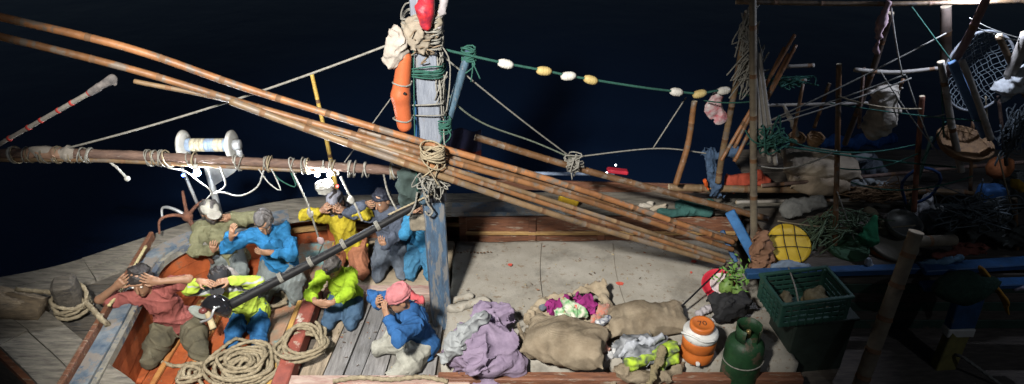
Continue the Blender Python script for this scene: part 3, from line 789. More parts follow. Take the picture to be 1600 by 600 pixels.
def hivis():
    m = bpy.data.materials.new("yellow_grey_work_jacket"); m.use_nodes = True; n = m.node_tree; L = n.links; b = n.nodes["Principled BSDF"]; b.inputs["Roughness"].default_value = .8
    tc = n.nodes.new("ShaderNodeTexCoord"); sp = n.nodes.new("ShaderNodeSeparateXYZ"); L.new(tc.outputs["Object"], sp.inputs[0])
    no = n.nodes.new("ShaderNodeTexNoise"); no.inputs["Scale"].default_value = 9; L.new(tc.outputs["Object"], no.inputs["Vector"])
    ad = n.nodes.new("ShaderNodeMath"); ad.operation = 'MULTIPLY_ADD'; ad.inputs[1].default_value = .07; L.new(no.outputs["Fac"], ad.inputs[0]); L.new(sp.outputs["Z"], ad.inputs[2])
    rp = n.nodes.new("ShaderNodeValToRGB"); rp.color_ramp.interpolation = 'CONSTANT'; e = rp.color_ramp.elements
    Yl, Gr, Dk = (.30, .40, .04, 1), (.30, .31, .30, 1), (.035, .045, .045, 1)
    e[0].position, e[0].color = 0, Yl; e[1].position, e[1].color = .50, Gr
    for p, c in ((.54, Yl), (.64, Gr), (.665, Dk), (.70, Yl), (.80, Gr), (.815, Yl)): q = e.new(p); q.color = c
    L.new(ad.outputs[0], rp.inputs[0]); L.new(rp.outputs[0], b.inputs["Base Color"]); return m

C_OLIVE = cloth("olive_jacket", (.17, .165, .095)); C_GREYT = cloth("grey_green_trousers", (.17, .19, .185)); C_BLUE = cloth("bright_blue_sweatshirt", (.025, .145, .31))
C_YEL = cloth("yellow_shirt", (.43, .34, .03)); C_RUST = cloth("rust_trousers", (.36, .15, .085)); C_SLATE = cloth("slate_jacket", (.085, .10, .135)); C_SLATE2 = cloth("slate_trousers", (.12, .14, .17))
C_SKY = cloth("sky_blue_shirt", (.05, .23, .42)); C_SKY2 = cloth("steel_blue_trousers", (.06, .19, .32)); C_NEON = cloth("neon_green_hoodie", (.31, .47, .03)); C_DENIM = cloth("blue_jeans", (.065, .115, .18), (.04, .075, .13), .4, 0, 14)
C_ROYAL = cloth("royal_blue_sweater", (.03, .105, .27)); C_SAND = cloth("pale_grey_trousers", (.34, .335, .29)); C_OLTR = cloth("stained_olive_trousers", (.13, .115, .075), (.06, .055, .04), .35, .25, 5); C_JEAN2 = cloth("faded_bright_jeans", (.03, .12, .27), (.012, .055, .14), .4, 0, 14)
FOREH = dict(hw=(0, 0, 0))
def a_(s, hw, ht, pole=None, hn=(0, 1, 0), curl=.45, thumb=None):
    d = dict(hw=hw, ht=ht, hn=hn, curl=curl, thumb=s if thumb is None else thumb)
    d["pole"] = pole or (s, .1, -.3); return d

# 1 pink shirt, elbows flung wide
p1 = person("man in a faded pink t-shirt with both bare elbows flung wide, beside the bow", G(276, 568, .01), .26, hip=.23, lean=(-.26, -.20), twist=0, look=(-.15, -1, -.30), shirt=pink_shirt(), trousers=C_OLTR, sleeve=0.0, skin=.82, seed=11, hem=.03, baggy=1.2, spread=.08, scale=1.16,
       arms={1: a_(1, (.15, .04, .02), (.075, .055, .09), (1, .0, -.05), (-.5, .8, 0), .5), -1: a_(-1, (-.15, .05, .02), (-.075, .055, .09), (-1, .0, -.35), (.5, .8, 0), .5)})
# 2 olive jacket and pale cap
person("bearded man in an olive jacket and pale cap, beside the rusty anchor", G(362, 452, .01), .30, hip=.33, lean=(-.14, -.05), look=(.45, -1, -.35), shirt=C_OLIVE, trousers=C_GREYT, sleeve=.92, skin=.95, seed=21, hem=.10, head="cap", hair=GREYH, beard=GREYH, shirt_off=.03, scale=1.04,
       extra=cap_extra(cloth("pale_cap", (.36, .34, .29)), cloth("pale_cap_brim", (.30, .28, .24))),
       arms={1: a_(1, (.17, .10, -.05), (.08, .12, -.02), (1, -.2, .2), (-.3, .8, 0), .4), -1: dict(wrist=(-.10, .02, .58), hd=(.25, -.35, .8), hn=(.2, .9, .3), pole=(-1, .3, -.4), curl=.5, thumb=-1)})
# 3 bright blue sweatshirt
person("man in a bright blue sweatshirt with grey baggy trousers, right of the olive jacket", G(440, 473, .01), .10, hip=.45, lean=(-.08, -.14), look=(.25, -1, -.75), shirt=C_BLUE, trousers=C_GREYT, sleeve=.80, skin=.95, seed=31, hem=.04, baggy=1.28, shirt_off=.028, hair=GREYH, scale=1.06, spread=.03,
       arms={1: dict(wrist=(.05, -.17, .83), hd=(-.9, -.2, .25), hn=(0, .9, .2), pole=(1, -.1, -.7), curl=.5, thumb=1), -1: dict(wrist=(-.36, -.02, .98), hd=(.25, -.2, .9), hn=(.6, .6, 0), pole=(-1, -.3, -.5), curl=.5, thumb=-1)})
# 4 hi-vis jacket
person("man in a yellow and grey striped work jacket with hands crossed over his cap", G(384, 546, .01), .12, hip=.27, lean=(-.24, -.26), look=(-.05, -1, -.85), shirt=hivis(), trousers=C_JEAN2, sleeve=.86, skin=1.0, seed=41, hem=.06, head="flatcap", shirt_off=.026, scale=1.02,
       extra=both(cap_extra(mat("black_cap", (.02, .02, .023)), mat("black_cap_brim", (.03, .03, .033))), neckcloth(cloth("grey_neck_cloth", (.22, .20, .19)))),
       arms={1: a_(1, (.13, .03, .115), (.02, .05, .145), (1, -.2, .0), (0, .2, -1), .35), -1: a_(-1, (-.13, .03, .12), (-.02, .06, .15), (-1, -.2, .0), (0, .2, -1), .35)})
# 5 yellow shirt
person("man in a mustard yellow shirt and rust trousers making rings round his eyes", G(540, 437, .10), .0, hip=.29, lean=(-.14, -.02), look=(0, -1, -.25), shirt=C_YEL, trousers=C_RUST, sleeve=.72, skin=1.05, seed=51, hem=.05, baggy=1.3, spread=.07, head="cap", beard=HAIRM, scale=1.03, shirt_off=.028,
       extra=both(cap_extra(cloth("grey_beanie", (.22, .22, .25)), None, False), neckcloth(cloth("dark_neck_cloth", (.10, .095, .11)))),
       arms={1: a_(1, (.115, .10, -.02), (.045, .125, .075), (1, .0, -.2), (-.6, .6, 0), .7), -1: a_(-1, (-.115, .10, -.02), (-.045, .125, .075), (-1, .0, -.2), (.6, .6, 0), .7)})
# 6 slate grey man
person("man in dark slate jacket and trousers, kneeling left of the mast", G(610, 438, .10), .05, hip=.37, lean=(-.04, -.02), look=(-.55, -1, -.35), shirt=C_SLATE, trousers=C_SLATE2, sleeve=.92, skin=1.05, seed=61, hem=.10, baggy=1.22, scale=1.02, shirt_off=.03, hair=mat("blue_black_hair", (.03, .035, .05), (.012, .012, .02), 40, .5, .7, 90),
       arms={1: dict(wrist=(.02, -.16, .62), hd=(-.35, -.25, .85), hn=(.3, .9, .3), pole=(1, .1, -.5), curl=.6, thumb=1), -1: a_(-1, (-.13, .10, .00), (-.04, .125, .05), (-1, -.1, -.3), (.5, .7, 0), .4)})
# 7 sky blue man half hidden by the mast
person("man in sky blue clothes half hidden behind the blue mast foot", G(657, 438, .10), -.05, hip=.36, lean=(.0, -.04), look=(.2, -1, -.4), shirt=C_SKY, trousers=C_SKY2, sleeve=.92, skin=.95, seed=71, hem=.08, baggy=1.2, scale=1.0, shirt_off=.03,
       arms={1: a_(1, (.09, .12, -.02), (.04, .12, .06), (.3, -.4, -1), (-.5, .7, 0), .5), -1: a_(-1, (-.09, .12, -.02), (-.04, .12, .06), (-.3, -.4, -1), (.5, .7, 0), .5)})
# 8 neon hoodie
person("man in a neon yellow-green hoodie and jeans, hands together before his chest", G(532, 515, .01), -.02, hip=.23, lean=(-.05, -.26), look=(-.1, -1, -.95), shirt=C_NEON, trousers=C_DENIM, sleeve=.60, skin=.95, seed=81, hem=.02, baggy=1.1, scale=.95, shirt_off=.024, hair=GREYH,
       arms={1: dict(wrist=(.00, -.17, .56), hd=(-.9, -.25, .1), hn=(0, .9, -.2), pole=(1, -.1, -.2), curl=.9, thumb=1), -1: dict(wrist=(-.17, -.17, .57), hd=(.8, -.3, .1), hn=(0, .9, -.2), pole=(-1, -.1, -.5), curl=.9, thumb=-1)})
# 9 royal blue sweater, seen from the side
person("man in a royal blue sweater and pink head scarf, crouching side-on by the purple bundle", G(606, 574, .01), -1.0, hip=.24, lean=(.08, -.30), look=(-.10, -1, -.35), shirt=C_ROYAL, trousers=C_SAND, sleeve=.88, skin=1.0, seed=91, hem=.05, baggy=1.35, scale=1.06, shirt_off=.028, head="none", spread=.08,
       extra=scarf_extra(cloth("pink_head_scarf", (.46, .17, .18)), cloth("red_scarf_tail", (.50, .10, .11))),
       arms={1: a_(1, (.09, .15, -.02), (.03, .13, .07), (1, .0, -.5), (-.3, .8, 0), .5), -1: a_(-1, (-.10, .17, -.01), (-.04, .15, .09), (-1, -.1, -.3), (.3, .8, 0), .6)})

# ------------------------------------------------------------------ lamps under the boom
WHITEGLOW = [glow("white_led", (.86, .92, 1.0), 1500.0), glow("white_led_pair", (.88, .93, 1.0), 800.0)]
def lamp(label, u, v, y, r, extras):
    c = D(u, v, y); e = empty("deck_lamp", c, label, "lamp", "lit lamps under the boom")
    MB().lathe(c + V((0, 0, .035)), [(.012, .05), (.022, .045), (.026, .02), (.024, .0), (.012, -.002)], 18).build("lamp_socket", WHITEM, e, True)
    for dx in extras:
        MB().ball(c + V((dx, 0, 0)), r, 10).build("bulb", WHITEGLOW[len(extras) - 1], e, True)
    rope_mb([c + V((0, 0, .08)), c + V((.01, .02, .14))], .006, None, False).build("lamp_cord", ROPEW, e, True)
    return e
lamp("dazzling single white lamp hanging under the net hauler", 308, 270, 5.36, .030, (0,))
l2 = lamp("double white lamp hanging over the man in yellow", 506, 273, 5.40, .021, (-.06, .05))
MB().ball(D(286, 274, 5.36), .014, 8).build("indicator_light", glow("blue_led", (.05, .12, 1.0), 25), bpy.data.objects["deck_lamp"], True)
MB().ball(D(527, 291, 5.5), .013, 8).build("indicator_light", glow("red_led", (1.0, .05, .04), 12), l2, True)
# loops of pale cable slung under the boom
for lab, pts, r in (("thick white cable looping in a deep swag between the lamps", [(345, 262), (352, 290), (330, 304), (345, 300), (375, 306), (402, 292), (412, 266)], .008),
                    ("thin white cable zigzagging in a narrow loop under the boom", [(404, 264), (420, 286), (438, 298), (434, 285), (424, 264)], .006),
                    ("short white cable straying off the single lamp", [(262, 262), (290, 268), (306, 280), (330, 299), (322, 312)], .007)):
    tag(rope_mb(crom([D(u, v, 5.37 + .02 * math.sin(u)) for u, v in pts], 8), r, None, False).build("cable", ROPEW, None, True), lab, "cable", "cables under the boom")
mb = MB()
for i in range(9):
    c = D(507, 285 + i * 1.7, 5.42); rr = .085 - .004 * abs(i - 3)
    rope_mb([c + V((rr * math.cos(q), rr * .8 * math.sin(q), .01 * math.sin(q * 2 + i))) for q in [2 * math.pi * j / 22 for j in range(23)]], .010, mb, False)
tag(mb.build("cable_coil", ROPEW, None, True), "coil of white cable hanging right under the double lamp", "cable")

# net hauler: drum between two flanges on a post
hc0 = D(322, 236, 6.30)
hl = empty("net_hauler", V((hc0.x, 6.30, .5)), "white net hauler drum with blue bands on a steel post by the bow", "net hauler")
xl, xr = D(287, 225, 6.30), D(362, 228, 6.30); z = (xl.z + xr.z) / 2
for x, sgn in ((xl.x, -1), (xr.x, 1)):
    MB().lathe((x, 6.30, z), [(.03, -.03 * sgn), (.12, -.028 * sgn), (.152, -.012 * sgn), (.158, .012 * sgn), (.14, .026 * sgn), (.08, .018 * sgn), (.03, .02 * sgn)], 30, (1, 0, 0)).build("flange", WHITEM, hl, True)
n_ = 9
for i in range(n_):
    x0 = xl.x + .03 + (xr.x - xl.x - .06) * i / n_; dx = (xr.x - xl.x - .06) / n_
    MB().lathe((x0, 6.30, z), [(.066, .001), (.070, .006), (.070, dx - .006), (.066, dx - .001)], 22, (1, 0, 0)).build("drum_band", [mat("cream_band", (.56, .50, .36)), mat("blue_band", (.30, .38, .50))][1 if i in (0, 4, 5, 8) else 0], hl, True)
MB().lathe((xr.x, 6.30, z), [(.05, .02), (.058, .03), (.058, .09), (.03, .10)], 18, (1, 0, 0)).build("motor", IRON, hl, True)
pb = D(334, 300, 6.33)
MB().tube([(pb.x, 6.33, .42), (pb.x, 6.33, z - .22)], .035, 14).build("post", IRON, hl, True)
MB().tube([(pb.x - .05, 6.33, z - .22), (xr.x + .03, 6.32, z - .22), (xr.x + .06, 6.31, z - .12), (xr.x + .06, 6.30, z - .02)], .032, 12).build("bracket", IRON, hl, True)
q = [V((pb.x + .03, 6.32, z - .50)), V((pb.x + .03, 6.32, z - .25)), V((xr.x + .04, 6.32, z - .25)), V((xr.x - .05, 6.32, z - .34))]
MB().add([p + V((0, -.008, 0)) for p in q] + [p + V((0, .008, 0)) for p in q], [[0, 1, 2, 3], [7, 6, 5, 4], [0, 4, 5, 1], [1, 5, 6, 2], [2, 6, 7, 3], [3, 7, 4, 0]]).build("gusset", IRON, hl)
tag(MB().tube([D(284, 262, 6.2), D(322, 350, 6.33)], .018, 10).build("steel_strut", IRON, None, True), "thin slanting silver tube left of the net hauler post", "tube")

# grapnel anchor on the bow rail
ac = G(293, 338, .72)
an_ = empty("anchor", ac, "rusty grapnel anchor with curved arms lying on the bow gunwale", "anchor")
MB().tube([ac, ac + V((.10, -.10, -.12)), ac + V((.30, -.30, -.42))], [.03, .024, .02], 10).build("shank", RUST, an_, True)
MB().ball(ac, .06, 10).build("hub", RUST, an_, True)
for d in ((-.9, .1, .3), (-.2, .5, .75), (.75, .3, .5), (-.6, -.55, .2)):
    d = V(d).normalized(); pts = crom([ac, ac + d * .15 + V((0, 0, .04)), ac + d * .28, ac + d * .32 + V((.03, -.06, -.13))], 6)
    MB().tube(pts, [.022 - .012 * i / len(pts) for i in range(len(pts))], 8).build("arm", RUST if d.x > -.8 else IRON, an_, True)

# cables and rods lying in the bow beside the olive man
for i, (a, b, m_, lab) in enumerate((((258, 445), (330, 362), RUST, "upper dark rod leaning on the orange bow side"), ((250, 452), (322, 390), BLACKP, "black hose lying along the orange bow floor"), ((232, 440), (318, 405), BLACKP, "lower black hose bent across the orange bow floor"))):
    pa, pb_ = G(a[0], a[1], .12 + .05 * i), G(b[0], b[1], .10 + .06 * i); md = (pa + pb_) / 2 + V((.05, -.03, .05))
    tag(MB().tube(crom([pa, md, pb_], 8), .022, 9).build("hose" if i else "rod", m_, None, True), lab, "hose" if i else "rod")

# thin yellow pole standing at the far gunwale
yp = empty("yellow_pole", (-2.1, 6.95, .45), "thin yellow pole standing upright on the far gunwale", "pole")
pt, pbm = D(487, 115, 6.95), D(530, 318, 6.95)
bamboo("stick", [pbm, (pt + pbm) / 2 + V((.01, 0, 0)), pt], .026, .022, mat("yellow_painted_bamboo", (.58, .40, .10), (.42, .26, .06), 6, .5, .3, 22), parent=yp, node=.4)
for t in (.32, .55): c = pbm.lerp(pt, t); MB().tube([c - V((0, 0, .03)), c + V((0, 0, .03))], .031, 10).build("red_band", mat("red_tape", (.5, .05, .04)), yp, True)

# striped sounding pole at the far left
sa, sb = D(-6, 228, 5.0), D(163, 132, 5.0)
st_ = empty("striped_pole", sa, "slanting white pole with red bands and a dark wrapped head at far left", "pole")
d = (sb - sa)
MB().tube([sa.lerp(sb, i / 10) for i in range(11)], [.017 + .004 * i / 10 for i in range(11)], 10).build("shaft", PALEB, st_, True)
for t in (.12, .30, .42, .58, .70, .86): MB().tube([sa.lerp(sb, t), sa.lerp(sb, t + .018)], .0235, 10).build("red_band", mat("red_tape", (.5, .05, .04)), st_, True)
s = SDF(.008); s.cap(sa.lerp(sb, .88), D(176, 123, 5.0), .028, .036); s.cap(D(176, 123, 5.0), D(180, 131, 5.0), .018, .014, .01); s.cap(D(172, 126, 5.0), D(178, 119, 5.0), .02, .012, .01)
np_obj("wrapped_head", s.mesh(folds(3, .005, 50, .7)), mat("dark_rag", (.20, .18, .17), (.08, .075, .075), 20), st_)

# black pipe with a shiny lamp head, slung from the mast over the men
ba, bb = D(655, 318, 5.16), D(352, 480, 4.42)
bp = empty("black_lamp_arm", bb, "black pipe slanting down over the kneeling men with a glossy black lamp head", "lamp arm")
MB().tube(crom([ba, ba.lerp(bb, .5) + V((0, 0, -.015)), bb], 10), [.032 + .012 * i / 20 for i in range(21)], 14).build("pipe", BLACKP, bp, True)
for t in (.22, .40, .57, .72):
    c = ba.lerp(bb, t); d, s1, s2 = frame(bb - ba)
    for j in range(3):
        rope_mb([c + d * (.012 * j) + (s1 * math.cos(q) + s2 * math.sin(q)) * .045 for q in [2 * math.pi * k / 14 for k in range(15)]], .006, None, False).build("lashing", ROPEG, bp, True)
hd = D(340, 479, 4.40); d = (bb - ba).normalized()
ax_ = V((-.35, -.75, -.55)).normalized()
MB().lathe(hd, [(.03, -.10), (.075, -.085), (.115, -.04), (.13, .02), (.125, .05), (.11, .055), (.09, .035)], 28, ax_).build("lamp_housing", mat("gloss_black", (.012, .012, .014), None, 5, .12, .0, spec=.6), bp, True)
MB().lathe(hd + ax_ * .04, [(.108, .0), (.10, .012), (.05, .022), (.001, .026)], 24, ax_).build("lens", mat("dark_lens", (.03, .022, .025), None, 5, .05, 0, spec=.8), bp, True)
MB().tube(crom([bb + d * -.02, hd + V((.05, -.13, .09)), hd + V((.01, -.17, .02)), hd + V((-.10, -.14, -.05))], 6), .010, 8).build("guard_wire", IRON, bp, True)
MB().lathe(hd + V((-.115, -.03, -.02)), [(.02, -.03), (.03, 0), (.02, .03)], 12, (1, 0, .2)).build("clamp", mat("red_brown_plastic", (.16, .05, .045), None, 8, .3, .1), bp, True)

# ------------------------------------------------------------------ things tied to the mast
f0 = D(632, 90, 5.14); f1 = D(633, 207, 5.10)
s = SDF(.009); s.cap(f0, f0.lerp(f1, .5) + V((-.035, 0, 0)), .058, .075, .03); s.cap(f0.lerp(f1, .5) + V((-.035, 0, 0)), f1 - V((0, 0, -.07)), .075, .062, .03)
fn = empty("orange_fender", f1, "long orange plastic fender lashed along the left of the mast", "fender")
np_obj("shell", s.mesh(), mat("orange_plastic", (.42, .10, .035), (.30, .075, .03), 5, .42, .15, 30, c3=(.16, .06, .03), wear=.7), fn)
for t in (.32, .80):
    c = f0.lerp(f1, t) + V((-.02, 0, 0)); rope_mb([c + V((.078 * math.cos(q), .08 * math.sin(q), .01 * math.sin(2 * q))) for q in [2 * math.pi * j / 18 for j in range(19)]], .007, None, False).build("lashing", ROPEG, fn, True)
MB().lathe(f0.lerp(f1, .42) + V((.01, -.078, 0)), [(.012, -.004), (.012, .004)], 12, (0, 1, 0)).build("eyelet", mat("black_hole", (.01, .01, .01)), fn)
s = SDF(.010); a, b = D(618, 52, 5.12), D(612, 92, 5.12); s.cap(a, b, .055, .075, .03); s.cap(D(628, 66, 5.10), D(622, 108, 5.1), .05, .025, .03)
tag(np_obj("cloth_bundle", s.mesh(lambda P: folds(8, .016, 44, .9)(P) + folds(9, .008, 90, .9)(P)), cloth("white_rag", (.40, .355, .31))), "crumpled white cloth bundle tied beside the mast top", "cloth")
s = SDF(.010); s.cap(D(668, -25, 5.12), D(664, 18, 5.12), .062, .075, .03); s.cap(D(664, 18, 5.12), D(665, 38, 5.12), .07, .05, .03)
rb_ = tag(np_obj("red_cloth", s.mesh(folds(12, .007, 50, .7)), mat("red_checked_cloth", (.46, .025, .03), (.16, .012, .03), 16, .5, .3, 50, detail=2)), "red checked cloth bundle tied at the very top of the mast", "cloth")
s = SDF(.011); s.cap(D(645, 40, 5.18), D(655, 62, 5.16), .075, .095, .04); s.cap(D(655, 30, 5.2), D(640, 50, 5.2), .06, .06, .03)
tag(np_obj("canvas_wrap", s.mesh(lambda P: folds(18, .018, 44, .9)(P) + folds(19, .008, 90, .9)(P)), cloth("dirty_canvas_wrap", (.27, .23, .18))), "dirty pale canvas wrapped round the mast under the red cloth", "cloth")
for k, (u0, v0, u1, v1) in enumerate(((688, 8, 680, 60), (694, 2, 686, 40))):
    s = SDF(.010); s.cap(D(u0, v0, 5.2), D(u1, v1, 5.2), .03, .02, .02)
    tag(np_obj("rag", s.mesh(folds(40 + k, .008, 60, .8)), cloth("grey_rag_%d" % k, (.36, .33, .34) if k else (.30, .26, .2))), ["grey brown rag dangling right of the red cloth", "pale rag fluttering at the top edge right of the mast"][k], "rag")
# slanting blue pole beside the mast
pole("blue_pole", D(733, 76, 5.45), D(660, 318, 5.16), .036, .040, mat("chipped_blue_pole", (.055, .105, .15), (.03, .05, .07), 10, .6, .5, 30, (3, 3, 1), c3=(.24, .22, .2), wear=.58), "chipped blue pole leaning against the right of the mast")
for (u, v, y, n, rr, m_, lab) in ((732, 84, 5.45, 10, .06, ROPEGR, "green rope knotted round the top of the blue pole"), (694, 195, 5.25, 12, .06, ROPEGR, "green rope wound round the middle of the blue pole"), (672, 268, 5.14, 14, .065, ROPEG, "grey rope tangle binding the bamboo to the mast"), (676, 240, 4.94, 10, .10, ROPE, "tan lashing round the bamboo bundle at the mast")):
    c = D(u, v, y); mb = MB()
    for i in range(n):
        ph = R.uniform(0, 6); t1, t2 = R.uniform(-.5, .5), R.uniform(-.5, .5)
        rope_mb([c + V((rr * math.cos(q), rr * math.sin(q) * .9, rr * (t1 * math.cos(q) + t2 * math.sin(q)) + R.uniform(-.03, .03) * 0 + (i / n - .5) * .10)) for q in [2 * math.pi * j / 16 for j in range(17)]], R.uniform(.005, .009), mb, False)
    for i in range(3):
        rope_mb(crom([c, c + V((R.uniform(-.06, .06), -.05, -.08)), c + V((R.uniform(-.10, .10), -.06, -.18 - R.uniform(0, .1)))], 5), .006, mb, False)
    tag(mb.build("rope_lashing", m_, None, True), lab, "rope")

# dark bag, tan pouch and hooks hanging at the mast over the sky blue man
s = SDF(.011); s.rbox(D(643, 292, 5.22), (.115, .09, .19), None, .06, .03); s.cap(D(622, 270, 5.2), D(632, 322, 5.2), .03, .04, .03)
tag(np_obj("dark_bag", s.mesh(folds(23, .012, 30, .7)), cloth("dark_green_bag", (.045, .065, .06))), "dark green bag hanging left of the mast under the bamboo", "bag")
s = SDF(.010); s.rbox(D(654, 347, 5.30), (.085, .05, .075), None, .02, .02)
tag(np_obj("tan_pouch", s.mesh(folds(25, .005, 40, .6)), cloth("tan_canvas_pouch", (.24, .21, .16))), "small tan canvas pouch hanging in front of the sky blue man", "pouch")
for k, pts in enumerate(([(652, 300), (648, 322), (638, 336), (630, 330)], [(660, 296), (668, 318), (676, 330), (670, 337), (664, 330)])):
    tag(rope_mb(crom([D(u, v, 5.10) for u, v in pts], 6), .010, None, True).build("rope_hook", ROPEG, None, True), ["grey rope end curling left below the dark bag", "grey rope end hooked right below the dark bag"][k], "rope")
# flag
mb = MB(); vs, fs = [], []
nx, ny = 14, 12
for sgn in (0, 1):
    for j in range(ny + 1):
        for i in range(nx + 1):
            p = D(690 + 62 * i / nx, 203 + 48 * j / ny + 3 * math.sin(i * .7), 6.5 + .04 * math.sin(i * 1.1 + j * .25)); vs.append(p + V((0, .006 * sgn, 0)))
fl = []
for sgn in (0, 1):
    for j in range(ny):
        for i in range(nx):
            a = sgn * (nx + 1) * (ny + 1) + j * (nx + 1) + i; f = [a, a + nx + 1, a + nx + 2, a + 1]; fs.append(f if not sgn else f[::-1]); fl.append(1 if j > 7 else 0)
mb.add(vs, fs, fl)
tag(mb.build("flag", [cloth("dark_navy_cloth", (.035, .035, .07)), cloth("dark_red_cloth", (.20, .035, .025))], None, True), "dark navy and red flag hanging right of the mast behind the bamboo", "flag")

# ------------------------------------------------------------------ rigging lines
def line(lab, pts, r, m_, sag=0.0, lay=False, cat="rope"):
    P = sagline(pts[0], pts[1], sag) if len(pts) == 2 else crom(pts, 8)
    return tag(rope_mb(P, r, None, lay).build("rigging_rope", m_, None, True), lab, cat, "rigging ropes")
line("long grey rope running from the mast top down left to the boom", [D(612, 68, 5.2), D(95, 234, 5.36)], .010, ROPEG, .05)
line("thin dark line from the boom up to the mast behind the bamboo", [D(538, 254, 5.44), D(612, 152, 5.3)], .005, ROPEG)
line("straight rope from the mast to the knot on the dark spar", [D(688, 84, 5.3), D(893, 246, 6.1)], .008, ROPEG, .02)
line("fuzzy green rope sagging from the mast to the knot on the dark spar", [D(690, 130, 5.3), D(715, 165, 5.4), D(760, 195, 5.6), D(835, 222, 5.9), D(893, 247, 6.1)], .009, mat("fuzzy_green_rope", (.17, .20, .15), (.09, .10, .08), 40, .9, .8, 120))
line("grey line from the spar knot along to the right posts", [D(893, 246, 6.1), D(1025, 232, 6.4), D(1108, 240, 6.5)], .008, ROPEG)
line("short grey line rising to the green float line", [D(1020, 232, 6.4), D(1072, 152, 6.4)], .007, ROPEG)
line("thin green line dropping along the left face of the mast", [D(646, 72, 5.16), D(648, 210, 5.12), D(652, 300, 5.05)], .005, ROPEGR)
line("tackle rope hanging from the boom past the yellow-shirted man", [D(455, 264, 5.42), D(478, 312, 5.4), D(486, 335, 5.4), D(498, 372, 5.45)], .010, ROPEG, 0, True)
line("knotted white rope hanging from the boom beside the slate jacket", [D(532, 276, 5.45), D(546, 305, 5.42), D(556, 322, 5.4), D(566, 345, 5.4)], .012, ROPEW, 0, True)
line("doubled grey rope hanging from the boom over the slate-clad man", [D(598, 265, 5.44), D(606, 300, 5.4), D(622, 332, 5.3)], .010, ROPEG, 0, True)
line("grey rope from the mast lashing down to the black pipe", [D(680, 300, 5.12), D(640, 320, 5.12), D(606, 336, 5.1)], .010, ROPE, 0, True)
line("thin cord hanging in the gap left of the tackle rope", [D(424, 262, 5.42), D(436, 280, 5.42), D(462, 292, 5.42), D(455, 270, 5.42)], .006, ROPEGR)
for k, (u, v) in enumerate(((484, 333), (549, 312), (501, 377))):
    s = SDF(.008); s.ell(D(u, v, 5.40), (.03, .028, .045), None, .02)
    tag(np_obj("rope_block", s.mesh(folds(60 + k, .006, 80, .6)), [GWY, ROPEW, cloth("pink_grey_ball", (.40, .30, .30))][k]), ["wooden block on the tackle rope above the yellow shirt", "pale knot on the white rope right of the yellow shirt", "pinkish ball at the end of the tackle rope"][k], "block")
# float line
FLN = [(688, 76, 5.3), (740, 88, 5.4), (790, 99, 5.5), (850, 110, 5.6), (888, 118, 5.68), (923, 124, 5.75), (1000, 136, 5.9), (1057, 143, 6.05), (1093, 146, 6.12), (1131, 141, 6.2), (1172, 150, 6.3)]
line("green float line strung from the mast across to the right posts", [D(*p) for p in FLN], .012, ROPEGR)
FW, FY = mat("white_float", (.62, .60, .55), (.42, .40, .36), 12, .6, .3, 40), mat("yellow_float", (.50, .39, .16), (.34, .24, .09), 12, .6, .3, 40)
for i, (k, m_, lab) in enumerate(((2, FW, "white net float nearest the mast on the green line"), (3, FY, "yellowish net float second from the mast"), (4, FW, "white net float between two yellowish ones"), (5, FY, "yellowish net float fourth from the mast"), (7, FW, "white net float left of the bamboo prop"), (8, FY, "yellow net float on top of the slanting bamboo prop"), (9, FW, "white net float rightmost on the line, by the pole frame"))):
    c = D(*FLN[k]); ax_ = (D(*FLN[k + 1]) - D(*FLN[k - 1])).normalized() + V((0, 0, R.uniform(-.25, .25)))
    L_ = .070; mb = MB(); mb.lathe(c + V((0, 0, -.005)), [(.012, -L_), (.026, -L_ * .92), (.037, -L_ * .55), (.041, 0), (.037, L_ * .55), (.026, L_ * .92), (.012, L_)], 18, ax_)
    fo = empty("net_float", c, lab, "float", "net floats on the green line"); mb.build("float_body", m_, fo, True)
    for t in (-.35, .35):
        r_ = .0392; MB().lathe(c + V((0, 0, -.005)) + ax_.normalized() * L_ * t, [(r_, -.003), (r_ + .0012, 0), (r_, .003)], 18, ax_).build("rib_ring", m_, fo, True)
s = SDF(.010); s.ell(D(1116, 168, 6.25), (.075, .05, .10), None); s.cap(D(1122, 150, 6.25), D(1128, 186, 6.25), .04, .045, .03)
tag(np_obj("white_red_cloth", s.mesh(folds(71, .018, 34, .9)), mat("white_red_print", (.48, .44, .44), (.40, .10, .12), 14, .9, .4, 50, detail=2)), "white and red printed cloth hanging under the rightmost float", "cloth")

# ------------------------------------------------------------------ coiled rope in the bow
def coil(label, u, v, z, r0, r1, turns, rr, layers, m_, squash=1.0, seed=1):
    c = G(u, v, z); rg = random.Random(seed); P = []
    for L_ in range(layers):
        n = int(turns * 26); inn, out = (r0, r1) if L_ % 2 == 0 else (r1 * .95, r0 * 1.1)
        ox, oy = rg.uniform(-.03, .03), rg.uniform(-.03, .03)
        for i in range(n):
            q = 2 * math.pi * i / 26 + L_ * .7; t = i / n; r_ = inn + (out - inn) * t
            w1 = 1 + .10 * math.sin(3 * q + L_ + q * .13) + .05 * math.sin(1.31 * q + seed); w2 = 1 + .11 * math.sin(2 * q + 1.3 * L_ + q * .21) + .05 * math.sin(.77 * q + 2)
            P.append(c + V((ox + .03 * math.sin(.4 * q) + r_ * w1 * math.cos(q), oy + .03 * math.cos(.33 * q) + squash * r_ * w2 * math.sin(q), rr + L_ * rr * 1.7 + .018 * math.sin(2.3 * q + L_) + .01)))
    return tag(rope_mb(P, rr, None, True).build("rope_coil", m_, None, True), label, "rope coil")
coil("big flat coil of thick tan rope in front of the jeans-clad man", 385, 580, .03, .06, .36, 5, .018, 4, ROPE, .8, 3)
coil("loose ring of tan rope hung over the red beam", 470, 545, .12, .17, .24, 2, .018, 3, ROPE, 1.0, 5)
coil("small coil of tan rope left of the big coil", 305, 590, .03, .06, .13, 2, .020, 2, ROPE, .9, 8)
coil("rope bights lying under the knees of the blue sweatshirt man", 425, 470, .03, .10, .20, 2, .022, 1, ROPE, .8, 9)
